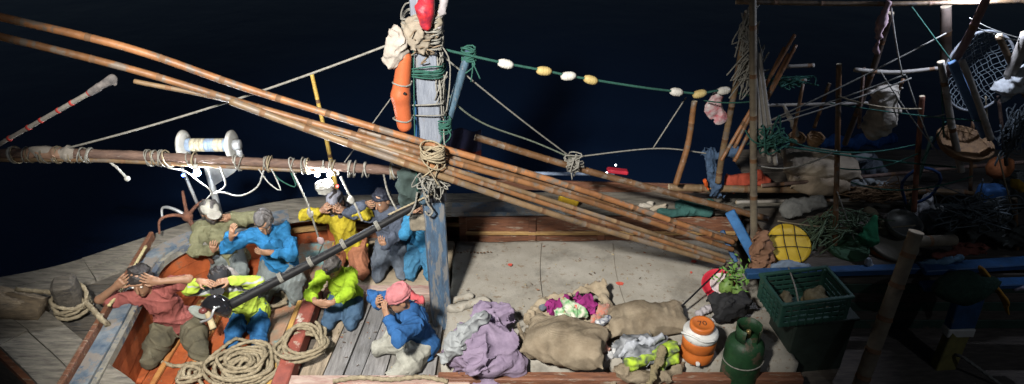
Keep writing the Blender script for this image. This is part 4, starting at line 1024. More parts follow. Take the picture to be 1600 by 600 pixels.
line("tan mooring rope from the bow bitt over the bulkhead into the well", [G(90, 458, .80), G(130, 470, .72), G(160, 500, .70), G(180, 520, .40), G(192, 555, .07), G(215, 556, .05), G(238, 533, .06)], .026, ROPE, 0, True)
line("tan rope stretched from the stem head to the bow bitt", [G(25, 452, .88), G(60, 455, .85), G(95, 458, .82)], .022, ROPE, 0, True)
line("yellow cord lying along the top of the bulkhead beam", [G(228, 385, .70), G(205, 425, .69), G(188, 455, .69), G(170, 478, .69)], .016, mat("yellow_cord", (.50, .44, .25), (.34, .28, .14), 30, .9, .5, 100), 0, True)
mb = MB(); bt_ = V((-4.0, 4.73, .72))
for i in range(4):
    rope_mb([bt_ + V((.140 * math.cos(q), .135 * math.sin(q), (i - 2) * .036 + (.02 + .02 * i) * math.sin(q + 2 * i))) for q in [2 * math.pi * j / 20 for j in range(21)]], .019, mb)
tag(mb.build("rope_turns", ROPE, None, True), "tan rope turns wound round the bow bitt", "rope")
line("tan rope lying along the near coaming under the planks", [G(520, 596, .15), G(560, 590, .15), G(610, 593, .15), G(660, 589, .15), G(700, 596, .15)], .022, ROPE, 0, True)
line("frayed rope snaking over the orange floor by the small coil", [G(240, 560, .03), G(275, 572, .03), G(310, 565, .03), G(345, 572, .05)], .02, ROPE, 0, True)
pole("wooden_paddle_handle", G(318, 470, .42), G(333, 512, .30), .028, .03, mat("pale_timber", (.47, .39, .24), (.3, .24, .14), 8), "short pale timber stick right of the pink-shirted man", "stick")
s = SDF(.009); s.ell(G(312, 488, .36), (.11, .07, .03), np.array(Matrix.Rotation(.6, 3, 'Y')), .02)
tag(np_obj("grey_paddle_blade", s.mesh(), mat("grey_green_board", (.24, .26, .23), (.15, .16, .14), 9)), "flat grey-green paddle blade by the pink-shirted man's elbow", "paddle")

# ------------------------------------------------------------------ bundles and sacks on the hatch
def blob(name, label, cat, prims, m, seed, amp=.015, freq=24, ridge=.8, h=.011, floor=None, parent=None, fine=.5):
    s = SDF(h)
    for p in prims:
        if p[0] == 'c': s.cap(p[1], p[2], p[3], p[4], p[5] if len(p) > 5 else .05)
        elif p[0] == 'e': s.ell(p[1], p[2], np.array(Matrix.Rotation(p[3], 3, 'Z')) if len(p) > 3 else None, .06)
        else: s.rbox(p[1], p[2], np.array(p[3]) if len(p) > 3 and p[3] is not None else None, p[4] if len(p) > 4 else .08, .05)
    fa, fb = folds(seed, amp, freq, ridge), folds(seed + 31, amp * fine, freq * 2.6, .7)
    o = np_obj(name, s.mesh(lambda P: fa(P) + fb(P), (lambda P: floor - P[:, 2]) if floor is not None else None), m, parent)
    if label: tag(o, label, cat)
    return o
HZ = .20
C_LIL = cloth("lilac_cloth", (.235, .185, .255), (.15, .115, .17)); C_GRC = cloth("pale_grey_cloth", (.29, .305, .31), (.20, .21, .215))
blob("purple_bundle", "big lilac cloth bundle slumped beside the crouching man", "bundle", [('e', G(755, 545, .34), (.33, .27, .24)), ('e', G(770, 500, .36), (.20, .16, .20)), ('c', G(715, 560, .22), G(800, 565, .22), .13, .14), ('c', G(720, 590, .05), G(765, 598, .05), .11, .12), ('c', G(800, 565, .22), G(812, 575, .20), .08, .04)], C_LIL, 101, .024, 24, .9, floor=-.03)
blob("grey_cloth", "crumpled pale grey cloth thrown over the lilac bundle", "cloth", [('c', G(705, 535, .52), G(752, 498, .62), .075, .07), ('c', G(702, 548, .46), G(730, 520, .55), .06, .07), ('c', G(695, 560, .36), G(715, 548, .44), .05, .06)], C_GRC, 103, .016, 34, .9, .009)
def sack(label, ua, va, ub, vb, wd, ht, m, seed, z=HZ, mouth=True, mouth_end=0):
    a, b = G(ua, va, z + ht * .5), G(ub, vb, z + ht * .5); b.z = a.z; x = (b - a).normalized(); y = V((0, 0, 1)).cross(x); M = Matrix((x, y, V((0, 0, 1)))).transposed()
    c = (a + b) / 2; L_ = (b - a).length; e = empty("burlap_sack", V((c.x, c.y, z)), label, "sack")
    s = SDF(.011); s.rbox(c, (L_ / 2, wd / 2, ht * .40), np.array(M), ht * .34, .05); s.ell(c, (L_ * .46, wd * .50, ht * .62), np.array(M), .08)
    for sg in (-1, 1):
        for t in (-1, 1): s.cap(c + x * sg * L_ * .46 + y * t * wd * .38, c + x * sg * L_ * .52 + y * t * wd * .47 + V((0, 0, -.02)), .045, .02, .05)
    fa, fb = folds(seed, .012, 16, .7), folds(seed + 9, .005, 60, .8)
    np_obj("sack_body", s.mesh(lambda P: fa(P) + fb(P), lambda P: z - .01 - P[:, 2]), m, e)
    end = c + x * (L_ * .5 if mouth_end else -L_ * .5)
    if mouth:
        s = SDF(.009)
        for i in range(6): s.cap(end + y * R.uniform(-.12, .12) * wd * 2, end + (x if mouth_end else -x) * R.uniform(.03, .09) + y * R.uniform(-.18, .18) + V((0, 0, R.uniform(-.02, .10))), .022, .014, .03)
        np_obj("sack_mouth", s.mesh(folds(seed + 2, .009, 55, .9)), m, e)
    return e
sack("plump burlap sack nearest the lilac bundle", 824, 522, 944, 545, .47, .30, BURLAP, 111)
sack("upper burlap sack lying behind the orange jug", 950, 503, 1068, 496, .36, .24, BURLAP, 117)
blob("open_sack", "crumpled open burlap sack holding bright clothes", "sack", [('c', G(828, 495, .26), G(848, 470, .34), .06, .045), ('c', G(848, 470, .34), G(935, 450, .34), .035, .04), ('c', G(935, 450, .34), G(955, 485, .30), .05, .05), ('e', G(895, 490, .24), (.34, .16, .10)), ('c', G(930, 448, .36), G(942, 440, .42), .03, .02)], mat("burlap_pale", (.42, .35, .25), (.28, .22, .15), 6, .95, .5, 90, weave=55), 121, .018, 30, .9, floor=.19)
blob("magenta_cloth", "left magenta cloth stuffed in the open sack", "cloth", [('e', G(868, 478, .36), (.09, .07, .07)), ('c', G(862, 486, .36), G(885, 468, .40), .04, .03)], cloth("magenta", (.27, .03, .16)), 123, .017, 50, .95, .008)
blob("magenta_cloth", "right magenta cloth behind the floral cloth in the open sack", "cloth", [('e', G(915, 474, .37), (.09, .07, .07)), ('c', G(900, 466, .40), G(928, 490, .36), .035, .03)], cloth("magenta", (.27, .03, .16)), 124, .017, 50, .95, .008)
blob("floral_cloth", "green and white floral cloth with a red blossom on top of the open sack", "cloth", [('e', G(891, 482, .42), (.11, .09, .06)), ('c', G(875, 492, .40), G(908, 490, .40), .05, .05)], mat("floral_print", (.52, .50, .42), (.06, .24, .07), 16, .9, .3, 60, c3=(.46, .03, .03), wear=.62, wscale=9, detail=1), 125, .016, 50, .95, .008)
blob("coral_cloth", "coral patterned cloth spilling right of the magenta cloth", "cloth", [('c', G(932, 500, .34), G(948, 480, .36), .05, .05), ('c', G(940, 515, .30), G(942, 545, .26), .05, .04)], mat("coral_print", (.40, .13, .085), (.28, .22, .18), 30, .9, .3, 60, detail=2), 127, .018, 55, .95, .008)
blob("striped_scrap", "small blue and white scarf tucked beside the coral cloth", "cloth", [('c', G(935, 507, .40), G(950, 497, .40), .035, .03)], mat("blue_white_stripe", (.50, .50, .50), (.05, .06, .10), 26, .9, .3, 60, detail=1), 129, .008, 50, .9, .008)
blob("small_bundle", "small dark cloth tucked left of the magenta cloth", "cloth", [('c', G(848, 482, .36), G(862, 474, .38), .035, .03)], cloth("slate_scrap", (.13, .15, .18)), 131, .008, 50, .9, .008)
blob("clothes_heap", "heap of grey and dark clothes before the upper sack", "clothes", [('e', G(1005, 548, .26), (.26, .16, .11)), ('c', G(970, 535, .28), G(1035, 530, .32), .06, .06)], mat("grey_black_clothes", (.30, .31, .33), (.05, .055, .06), 7, .9, .4, 60, detail=2), 133, .020, 30, .95, floor=.19)
blob("hivis_garment", "dark garment with bright lime stripes on the clothes heap", "clothes", [('c', G(990, 568, .26), G(1050, 545, .34), .055, .06), ('c', G(1030, 570, .26), G(1055, 560, .28), .05, .05)], mat("lime_stripe_garment", (.045, .05, .05), (.36, .52, .03), 13, .8, .3, 60, detail=1, c3=(.40, .41, .40), wear=.64, wscale=7), 135, .014, 36, .9, .009)
blob("pale_grey_shirt", "pale grey shirt draped across the clothes heap", "clothes", [('c', G(985, 540, .36), G(1030, 528, .40), .04, .035), ('c', G(985, 540, .36), G(970, 556, .28), .04, .03)], cloth("pale_grey_shirt", (.40, .42, .46)), 136, .012, 44, .9, .009)
blob("empty_sack", "empty burlap sack crumpled in the lower right corner of the hatch", "sack", [('c', G(975, 590, .16), G(1040, 588, .16), .06, .05), ('c', G(1040, 588, .16), G(1078, 560, .22), .045, .04), ('c', G(1070, 540, .24), G(1078, 565, .20), .03, .035), ('c', G(975, 575, .20), G(960, 598, .12), .05, .04)], BURLAP, 137, .016, 34, .9)
blob("knotted_sack_neck", "twisted sack neck standing up before the clothes heap", "sack", [('c', G(1015, 600, .22), G(1028, 565, .34), .03, .026), ('c', G(1028, 565, .34), G(1035, 545, .42), .022, .035)], mat("olive_burlap", (.22, .18, .10), (.12, .10, .06), 8, .95, .5, 90), 138, .008, 60, .9, .008)
blob("white_scrap", "crumpled white scrap between the sack and the clothes heap", "cloth", [('c', G(948, 560, .22), G(960, 548, .24), .03, .025)], cloth("white_scrap", (.52, .52, .52)), 139, .010, 60, .9, .008)
blob("side_fold", "folded beige canvas lying at the hatch edge left of the lilac bundle", "cloth", [('c', G(706, 482, .22), G(760, 470, .24), .05, .05), ('c', G(705, 470, .22), G(735, 462, .23), .04, .04)], CANVAS, 140, .012, 26, .8, floor=.19)
# blackish stick poking up
line("black rod leaning from the upper sack to the bamboo ends", [D(1046, 497, 4.95), D(1134, 412, 5.5)], .010, BLACKP, 0, False, "rod")

# orange and white water jug
def jug():
    b = G(1088, 556, HZ); e = empty("water_jug", b, "orange and white round water jug with an orange lid", "water jug")
    OR = mat("orange_jug_plastic", (.50, .135, .025), (.38, .10, .02), 6, .45, .1, 30, c3=(.30, .13, .06), wear=.66, wscale=9, grime=.3); WH = mat("white_jug_plastic", (.60, .60, .58), (.47, .47, .45), 8, .45, .1, 30, c3=(.30, .27, .22), wear=.62, wscale=9, grime=.3)
    MB().lathe(b, [(.135, 0), (.148, .02), (.15, .11), (.142, .12), (.142, .135), (.152, .145), (.152, .235), (.145, .25)], 36).build("jug_body", OR, e, True)
    MB().lathe(b, [(.150, .252), (.158, .262), (.158, .305), (.140, .33), (.10, .338), (.10, .345)], 36).build("jug_shoulder", WH, e, True)
    MB().lathe(b, [(.098, .338), (.108, .345), (.110, .385), (.104, .395), (.085, .397), (.080, .391), (.02, .391)], 32).build("lid", OR, e, True)
    MB().tube(crom([b + V((-.155, 0, .28)), b + V((-.175, -.03, .31)), b + V((-.12, -.11, .345)), b + V((-.02, -.165, .325)), b + V((.08, -.15, .32))], 6), .010, 8).build("carry_handle", WH, e, True)
    MB().box(b + V((-.03, -.155, .05)), (.035, .04, .035), None, .008).build("tap", WH, e)
    t = bpy.data.curves.new("lid_marking", 'FONT'); t.body = "70"; t.size = .085; t.align_x = 'CENTER'; t.align_y = 'CENTER'; t.extrude = .001
    to = bpy.data.objects.new("tmp", t); COL.objects.link(to); dg = bpy.context.evaluated_depsgraph_get(); me = bpy.data.meshes.new_from_object(to.evaluated_get(dg)); bpy.data.objects.remove(to)
    for q in me.vertices: q.co = q.co + b + V((0, 0, .3925))
    link_mesh("lid_marking", me, mat("dark_marking", (.10, .04, .02), None, 8, .7, 0), e)
jug()

# green gas cylinder
def cylinder():
    b = G(1152, 594, .02); e = empty("gas_cylinder", b, "green gas cylinder with a collar round its valve", "gas cylinder")
    GR = mat("green_cylinder_paint", (.022, .08, .03), (.012, .042, .018), 5, .5, .3, 30, c3=(.10, .075, .05), wear=.56, wscale=5, grime=.4)
    MB().lathe(b, [(.12, 0), (.155, .02), (.168, .07), (.17, .40), (.16, .46), (.125, .51), (.07, .53), (.03, .535)], 36).build("tank", GR, e, True)
    MB().lathe(b, [(.03, .53), (.022, .56), (.022, .60), (.012, .61)], 14).build("valve", mat("brass", (.30, .22, .09), None, 8, .4, .1, metal=.7), e, True)
    mb = MB(); vs, fs = [], []; n = 30
    for i in range(n + 1):
        q = math.radians(-60) + math.radians(300) * i / n
        for r_, z in ((.105, .50), (.112, .66), (.106, .66), (.099, .50)): vs.append(b + V((r_ * math.cos(q), r_ * math.sin(q), z)))
    for i in range(n):
        if 9 <= i <= 11 or 19 <= i <= 21: 
            pass
        for j in range(4): fs.append([i * 4 + j, i * 4 + (j + 1) % 4, i * 4 + 4 + (j + 1) % 4, i * 4 + 4 + j])
    mb.add(vs, fs).build("collar", GR, e, True)
    rope_mb([b + V((.178 * math.cos(q), .178 * math.sin(q), .30 + .02 * math.cos(q))) for q in [2 * math.pi * j / 30 for j in range(31)]], .006, None, False).build("tie_cord", ROPEG, e, True)
cylinder()
blob("black_cloth", "black cloth heap behind the gas cylinder", "cloth", [('e', G(1140, 478, .40), (.20, .14, .14)), ('c', G(1125, 490, .36), G(1165, 470, .50), .08, .08)], mat("black_cloth", (.018, .018, .02)), 141, .016, 30, .9)
blob("grey_white_rag", "grey white rag pushed behind the orange jug", "cloth", [('c', G(1092, 490, .26), G(1118, 478, .30), .045, .04), ('c', G(1118, 498, .26), G(1122, 482, .30), .03, .03)], cloth("grey_white_rag", (.40, .37, .39)), 142, .012, 44, .9, .009)
for k, (u, v, z, r_, ax_, lab) in enumerate(((1135, 447, .42, .075, (.3, .2, 1), "larger green gourd by the red colander"), (1153, 456, .44, .06, (-.2, .1, 1), "smaller green gourd right of the larger one"))):
    c = G(u, v, z); e = empty("green_gourd", c, lab, "gourd", "green gourds by the colander")
    MB().lathe(c, [(.004, -r_ * 1.25), (r_ * .7, -r_ * 1.0), (r_, -r_ * .2), (r_ * .82, r_ * .6), (r_ * .45, r_ * 1.1), (r_ * .22, r_ * 1.5), (.006, r_ * 1.6)], 20, ax_).build("fruit", mat("gourd_green", (.17, .26, .06), (.08, .15, .035), 8, .5, .2, 30), e, True)
    MB().tube([c + V(ax_).normalized() * r_ * 1.5, c + V(ax_).normalized() * r_ * 1.9 + V((.02, 0, 0))], [.01, .006], 7).build("stalk", NODE, e, True)
def leaves():
    c = G(1146, 432, .62); rg = random.Random(4); e = empty("leafy_greens", c, "bunch of leafy greens at the ends of the bamboo poles", "greens"); mb = MB()
    for i in range(60):
        p = c + V((rg.gauss(0, .07), rg.gauss(0, .06), rg.gauss(0, .08))); d = V((rg.gauss(0, 1), rg.gauss(0, 1), rg.gauss(.3, 1))).normalized(); _, s, t = frame(d); L_ = rg.uniform(.05, .11)
        mb.add([p, p + d * L_ * .5 + s * L_ * .2, p + d * L_, p + d * L_ * .5 - s * L_ * .2, p + d * L_ * .5 + t * .012], [[0, 1, 4], [1, 2, 4], [2, 3, 4], [3, 0, 4]])
    mb.build("leaves", mat("leafy_green", (.14, .27, .05), (.06, .14, .03), 12, .6, .1), e)["kind"] = "stuff"
leaves()
def colander():
    c = G(1122, 445, .30); ax_ = V((-.2, -.5, .8)).normalized(); e = empty("red_colander", c, "red mesh colander with a white bowl in it, at the hatch corner", "colander")
    MB().lathe(c, [(.10, -.06), (.15, 0), (.17, .03), (.162, .03), (.142, .0), (.09, -.05)], 28, ax_).build("rim_bowl", mat("red_plastic", (.50, .03, .05), (.36, .02, .04), 10, .4, .2), e, True)
    MB().lathe(c + ax_ * .02 + V((.03, 0, 0)), [(.05, -.03), (.10, .0), (.115, .03), (.108, .03), (.09, .005), (.04, -.015)], 24, ax_).build("white_bowl", mat("pinkish_white", (.62, .52, .52), (.5, .42, .42), 8, .4, .1), e, True)
colander()
pole("bamboo_stub", D(1110, 575, 4.6), D(1127, 552, 4.7), .03, .03, PALEB, "short pale bamboo stub lying before the gas cylinder", "stub")
# rags and odds along the far gunwale
for k, (u, v, w_, h_, m_, lab, cat) in enumerate(((1010, 322, .13, .03, cloth("pale_sandal", (.46, .42, .36)), "pale sandal lying left on the far gunwale", "sandal"), (1030, 325, .12, .03, cloth("pale_sandal2", (.42, .36, .28)), "second pale sandal on the far gunwale", "sandal"), (1068, 318, .10, .06, cloth("yellowish_rag", (.42, .34, .18)), "yellowish rag on the far gunwale by the prop", "rag"))):
    c = G(u, v, .53); blob(["sandal", "sandal", "rag"][k], lab, cat, [('c', c - V((w_ / 2, 0, 0)), c + V((w_ / 2, .03, h_ * .3)), .03, .035)], m_, 150 + k, .008, 50, .8, .009, floor=.50)
blob("teal_tarp", "dark teal tarp spread on the far gunwale beneath the prop", "tarp", [('c', G(1035, 332, .52), G(1105, 330, .52), .06, .07), ('c', G(1060, 322, .52), G(1110, 318, .54), .05, .06)], cloth("teal_tarp", (.04, .11, .10)), 155, .014, 22, .9, floor=.485)
blob("yellow_can", "yellow plastic can wedged under the bamboo on the far gunwale", "can", [('b', G(888, 312, .60), (.12, .06, .06), Matrix.Rotation(.3, 3, 'Y'), .02)], mat("yellow_plastic", (.55, .36, .02), (.42, .25, .02), 8, .4, .1), 156, .002, 20, .2, .009)
c = D(965, 265, 7.15)
rl = empty("red_lantern_box", D(965, 276, 7.15), "small red box with tiny white lights on the far rail", "lantern")
mb = MB(); mb.box(c - V((0, 0, .02)), (.26, .10, .05), Matrix.Rotation(.12, 3, 'Y'), .015); mb.build("box", mat("red_plastic", (.5, .03, .05)), rl)
for (u, v) in ((962, 258), (948, 270)): MB().ball(D(u, v, 7.07), .012, 8).build("small_light", glow("tiny_led_%d" % u, (.85, .93, 1), 9), rl, True)
pole("blue_rail", D(690, 266, 7.15), D(960, 271, 7.15), .022, .022, mat("pale_blue_rail", (.26, .33, .46), (.14, .18, .26), 9), "pale blue rail running behind the bamboo along the far side", "rail")
tag(MB().beam(D(758, 287, 7.12), D(1105, 296, 7.12), .04, .13, (0, 0, 1), .006).build("side_board", BROWNW), "dark red-brown board standing along the far gunwale", "board")

# ------------------------------------------------------------------ the cluttered stern on the right
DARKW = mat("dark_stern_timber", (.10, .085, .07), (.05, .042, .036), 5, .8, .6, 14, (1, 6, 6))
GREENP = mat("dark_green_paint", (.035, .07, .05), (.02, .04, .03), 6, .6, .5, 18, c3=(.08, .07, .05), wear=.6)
for i in range(6):
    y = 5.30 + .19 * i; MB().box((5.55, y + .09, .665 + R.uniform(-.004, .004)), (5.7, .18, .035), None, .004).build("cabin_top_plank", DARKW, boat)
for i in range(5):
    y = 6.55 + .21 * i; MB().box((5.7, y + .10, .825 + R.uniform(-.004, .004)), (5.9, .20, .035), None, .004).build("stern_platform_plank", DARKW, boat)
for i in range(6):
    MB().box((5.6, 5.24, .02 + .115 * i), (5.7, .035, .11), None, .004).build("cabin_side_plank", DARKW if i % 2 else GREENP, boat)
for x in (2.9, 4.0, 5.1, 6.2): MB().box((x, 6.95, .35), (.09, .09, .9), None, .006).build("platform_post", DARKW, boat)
tag(MB().beam(D(1165, 428, 5.15), D(1460, 419, 5.15), .09, .07).build("blue_beam", DBLUE), "dark blue beam running behind the green crate", "beam")
tag(MB().beam(D(1440, 421, 5.10), D(1640, 408, 5.10), .14, .06).build("blue_beam", DBLUE), "upper blue beam at the right edge of the picture", "beam")
tag(MB().beam(D(1440, 447, 4.95), D(1640, 440, 4.95), .12, .05).build("blue_beam", DBLUE), "lower blue beam just under the upper one at right", "beam")
bpst = empty("blue_post", D(1465, 600, 4.7), "blue-topped post with bare yellowish foot below the blue beams", "post")
MB().beam(D(1522, 440, 4.85), D(1498, 512, 4.78), .24, .10, (0, 1, .4)).build("blue_head", DBLUE, bpst)
MB().beam(D(1497, 516, 4.77), D(1455, 615, 4.65), .20, .10, (0, 1, .4)).build("bare_foot", mat("yellow_green_timber", (.20, .17, .05), (.10, .09, .03), 7, .8, .5, 18), bpst)
MB().beam(D(1499, 510, 4.77), D(1495, 522, 4.765), .25, .11, (0, 1, .4)).build("white_band", WHITEM, bpst)
s = SDF(.01); s.cap(D(1540, 430, 4.8), D(1568, 465, 4.75), .10, .08, .03, ((1, 0, .7), .25)); s.cap(D(1568, 465, 4.75), D(1574, 488, 4.72), .06, .03, .03, ((1, 0, .7), .3))
tag(np_obj("yellow_fin", s.mesh(), mat("yellow_orange_plastic", (.46, .24, .03), (.3, .14, .02), 6)), "curved yellow plastic shell hanging below the blue beams", "plastic shell")
s = SDF(.012); s.ell(D(1505, 450, 4.7), (.26, .14, .16)); tag(np_obj("green_net_heap", s.mesh(folds(201, .02, 26, .9)), mat("dark_green_net", (.025, .06, .04), (.012, .03, .02), 20, .9, .9, 60)), "dark green heap hanging left of the yellow shell", "net")

# big slanting pole in front
bamboo("bamboo_pole", [D(1338, 618, 4.3), D(1385, 490, 4.45), D(1432, 362, 4.6)], .068, .060, mat("old_bamboo", (.19, .16, .11), (.10, .08, .06), 6, .6, .4, 22), "thick old bamboo post slanting up in front of the dark stern", node=.3)
bamboo("bamboo_pole", [D(1425, 378, 4.6), D(1490, 375, 4.75)], .05, .05, mat("old_bamboo", (.26, .22, .15)), "short thick bamboo crosspiece on top of the slanting post", node=.3)
line("pale rope running off the lower right corner", [D(1490, 553, 4.7), D(1510, 562, 4.6), D(1575, 610, 4.4)], .016, ROPEG, 0, True)

# green crate
def crate():
    a, b, c_, d_ = D(1200, 512, 4.55), D(1322, 487, 4.75), D(1300, 428, 5.12), D(1183, 436, 4.95)
    c = V((D(1250, 480, 4.8).x, 4.80, .72)); e = empty("green_crate", V((c.x, c.y, .60)), "green slatted plastic fish crate tied to the dark blue beam", "crate")
    GP = mat("shaded_green_crate", (.022, .07, .052), (.014, .045, .035), 8, .5, .2, 30); M = Matrix.Rotation(.12, 3, 'Z') @ Matrix.Rotation(-.05, 3, 'Y')  # green darkened, the shadow over the crate is put into its colour
    W_, Dp, Hh = .64, .44, .26
    T = lambda x, y, z: c + M @ V((x, y, z))
    MB().box(T(0, 0, -Hh / 2), (W_ - .02, Dp - .02, .015), M).build("crate_floor", GP, e)
    for sx in (-1, 1):
        for sy in (-1, 1): MB().box(T(sx * (W_ / 2 - .02), sy * (Dp / 2 - .02), 0), (.045, .045, Hh), M, .006).build("corner_post", GP, e)
    for sy in (-1, 1):
        MB().box(T(0, sy * Dp / 2, Hh / 2), (W_ + .03, .035, .03), M, .006).build("rim", GP, e)
        for k in range(4): MB().box(T(0, sy * (Dp / 2 - .006), -Hh / 2 + .03 + k * .058), (W_ - .03, .012, .036), M, .002).build("slat", GP, e)
        for k in range(7): MB().box(T(-W_ / 2 + .09 + k * (W_ - .18) / 6, sy * (Dp / 2 + .004), -.01), (.014, .010, Hh - .03), M, .002).build("upright", GP, e)
    for sx in (-1, 1):
        MB().box(T(sx * W_ / 2, 0, Hh / 2), (.035, Dp - .0, .028), M, .006).build("rim", GP, e)
        for k in range(4): MB().box(T(sx * (W_ / 2 - .006), 0, -Hh / 2 + .03 + k * .058), (.012, Dp - .05, .036), M, .002).build("slat", GP, e)
        for k in range(5): MB().box(T(sx * (W_ / 2 + .004), -Dp / 2 + .08 + k * (Dp - .16) / 4, -.01), (.010, .014, Hh - .03), M, .002).build("upright", GP, e)
    for k, (x, y, lab) in enumerate(((-.17, .0, "dull brown bundle in the left of the green crate"), (.14, .02, "dull yellowish bundle in the right of the green crate"))):
        blob("crate_bundle", lab, "bundle", [('e', T(x, y, -.06), (.12, .13, .07)), ('c', T(x - .05, y - .05, -.02), T(x + .06, y + .04, .0), .04, .035)], mat("dull_bundle_%d" % k, (.12, .10, .06) if k == 0 else (.16, .13, .07), None, 12), 210 + k, .014, 40, .9)
    line("cord hanging down over the middle of the green crate", [D(1232, 418, 5.12), D(1243, 450, 4.7), D(1248, 476, 4.58)], .008, ROPEG)
crate()
tag(MB().box((D(1250, 560, 4.85).x, 4.85, .22), (.58, .42, .66), Matrix.Rotation(.12, 3, 'Z'), .012).box((D(1250, 560, 4.85).x, 4.85, .568), (.62, .46, .03), Matrix.Rotation(.12, 3, 'Z'), .006).build("wooden_locker", mat("black_green_paint", (.02, .03, .024), (.012, .018, .014), 6, .6, .5, 18)), "dark wooden locker carrying the green crate", "locker")

# yellow lidded tub with cords over it
def tub(label, u, v, y, r_, dep, ax_, m_lid, m_body, cords=True):
    c = D(u, v, y); ax_ = V(ax_).normalized(); e = empty("lidded_tub", c - ax_ * dep, label, "tub")
    MB().lathe(c, [(r_ * .85, -dep), (r_ * .95, -dep * .6), (r_ * .97, -.02)], 32, ax_).build("tub_body", m_body, e, True)
    MB().lathe(c, [(r_ * .98, -.03), (r_ * 1.03, -.02), (r_ * 1.03, .015), (r_ * .97, .022), (r_ * .90, .010), (r_ * .86, .012), (r_ * .3, .014)], 36, ax_).build("lid", m_lid, e, True)
    if cords:
        d, s1, s2 = frame(ax_)
        for k, (o, dr) in enumerate(((-.35, 0), (.2, 0), (-.25, 1), (.35, 1))):
            a, b = (s1, s2) if dr == 0 else (s2, s1); h_ = math.sqrt(1 - o * o)
            rope_mb(crom([c + (a * o + b * (-h_)) * r_ * 1.05 - ax_ * .06, c + (a * o + b * (-h_)) * r_ * 1.04 + ax_ * .02, c + (a * (o + .06)) * r_ + ax_ * .026, c + (a * o + b * h_) * r_ * 1.04 + ax_ * .02, c + (a * o + b * h_) * r_ * 1.05 - ax_ * .06], 6), .005, None, False).build("net_cord", mat("black_cord", (.02, .02, .02)), e, True)
YL = mat("yellow_lid", (.58, .40, .03), (.46, .30, .02), 7, .5, .2, 30, c3=(.30, .20, .05), wear=.7)
tub("round yellow tub lid under black net cords by the frame post", 1233, 381, 5.55, .21, .18, (0, -.55, .83), YL, mat("tan_tub", (.35, .22, .08)))
tub("orange tub with a pale rim in the dark stern", 1395, 378, 5.6, .24, .26, (.05, -.3, .95), mat("pale_rim_lid", (.20, .18, .14)), mat("orange_tub", (.48, .15, .03)), False)
tub("dark green tub left of the orange tub", 1325, 385, 5.6, .20, .25, (0, -.25, .96), mat("dark_green_lid", (.03, .08, .04)), mat("dark_green_tub", (.025, .075, .035)), False)
MBp = MB().lathe(D(1412, 350, 5.65), [(.10, -.10), (.15, -.06), (.17, .0), (.175, .03), (.165, .03), (.155, .0), (.12, -.05), (.03, -.06)], 30, (0, -.35, .93))
tag(MBp.build("metal_pot", mat("dull_tin", (.26, .26, .24), (.15, .15, .14), 9, .45, .2, 30, metal=.5), None, True), "open tin pot standing on the orange tub", "pot")

# sacks, bags and tarps on the stern
def plain(name, lab, cat, pr, c_, seed, amp=.016, freq=26): blob(name, lab, cat, pr, cloth(name + "_cloth_%d" % seed, c_), seed, amp, freq, .85, .013)
sack("upper of two long dusty sacks on the dark stern platform", 1225, 250, 1338, 262, .42, .28, mat("dusty_sack", (.34, .28, .20), (.22, .18, .13), 5, .95, .4, 60), 221, 1.0, False)
sack("lower of two long dusty sacks on the dark stern platform", 1232, 278, 1322, 284, .40, .26, mat("dusty_sack2", (.32, .25, .18), (.2, .16, .11), 5, .95, .4, 60), 223, .84, False)
plain("hanging_sack", "pale limp sack hanging from the stern crossbar", "sack", [('c', D(1384, 145, 5.9), D(1376, 190, 5.9), .10, .14), ('c', D(1376, 190, 5.9), D(1366, 208, 5.9), .12, .06), ('c', D(1370, 145, 5.9), D(1398, 142, 5.9), .04, .04)], (.40, .36, .30), 225, .018, 22)
plain("blue_tarp", "blue tarp strip lying behind the long sacks", "tarp", [('c', D(1290, 224, 7.3), D(1390, 218, 7.3), .08, .07)], (.02, .07, .22), 227)
plain("plastic_bag", "grey plastic bag beside the long sacks", "bag", [('e', D(1362, 262, 7.0), (.17, .13, .13))], (.16, .19, .22), 229, .022, 34)
plain("white_cloth", "white cloth wad lashed to the poles at the right edge", "cloth", [('c', D(1570, 135, 5.6), D(1600, 112, 5.6), .09, .08), ('c', D(1582, 145, 5.6), D(1604, 138, 5.6), .06, .05)], (.44, .45, .44), 231, .022, 34)
plain("orange_tarp", "red orange tarp folded behind the frame post", "tarp", [('c', D(1140, 288, 6.6), D(1195, 285, 6.6), .09, .08), ('c', D(1150, 278, 6.6), D(1185, 274, 6.6), .07, .06)], (.38, .07, .04), 233)
plain("grey_bag", "grey bag slumped beneath the bamboo rail", "bag", [('e', D(1240, 325, 6.2), (.16, .12, .10)), ('c', D(1230, 332, 6.15), D(1280, 318, 6.2), .08, .07)], (.20, .20, .19), 235)
plain("crumpled_sheet", "crumpled pale sheet on the bamboo rail in the dark stern", "sheet", [('c', D(1338, 290, 6.6), D(1378, 296, 6.6), .06, .06)], (.32, .34, .33), 237, .02, 36)
plain("white_bag", "pale plastic bag behind the tin pot", "bag", [('e', D(1445, 345, 6.0), (.12, .10, .16)), ('c', D(1450, 318, 6.2), D(1430, 330, 6.1), .08, .07)], (.34, .34, .34), 239, .022, 34)
plain("cream_sheet", "folded cream cardboard sheet left of the tin pot", "sheet", [('c', D(1358, 330, 5.9), D(1385, 352, 5.8), .05, .04), ('c', D(1380, 350, 5.75), D(1382, 372, 5.7), .05, .04)], (.36, .31, .20), 241, .008, 30)
plain("green_cone_bag", "green bag peaked like a cone beside the green tub", "bag", [('c', D(1368, 340, 5.5), D(1358, 372, 5.45), .015, .10)], (.02, .13, .06), 243, .01, 30)
plain("red_blue_rags", "red and white rags lying on the blue beam", "rag", [('c', D(1470, 398, 5.3), D(1535, 392, 5.3), .05, .06)], (.22, .08, .06), 245, .02, 34)
plain("pale_blue_sheet", "pale blue plastic sheet over the upper blue beam", "sheet", [('c', D(1450, 410, 5.15), D(1500, 405, 5.15), .05, .05)], (.13, .24, .34), 247, .016, 30)
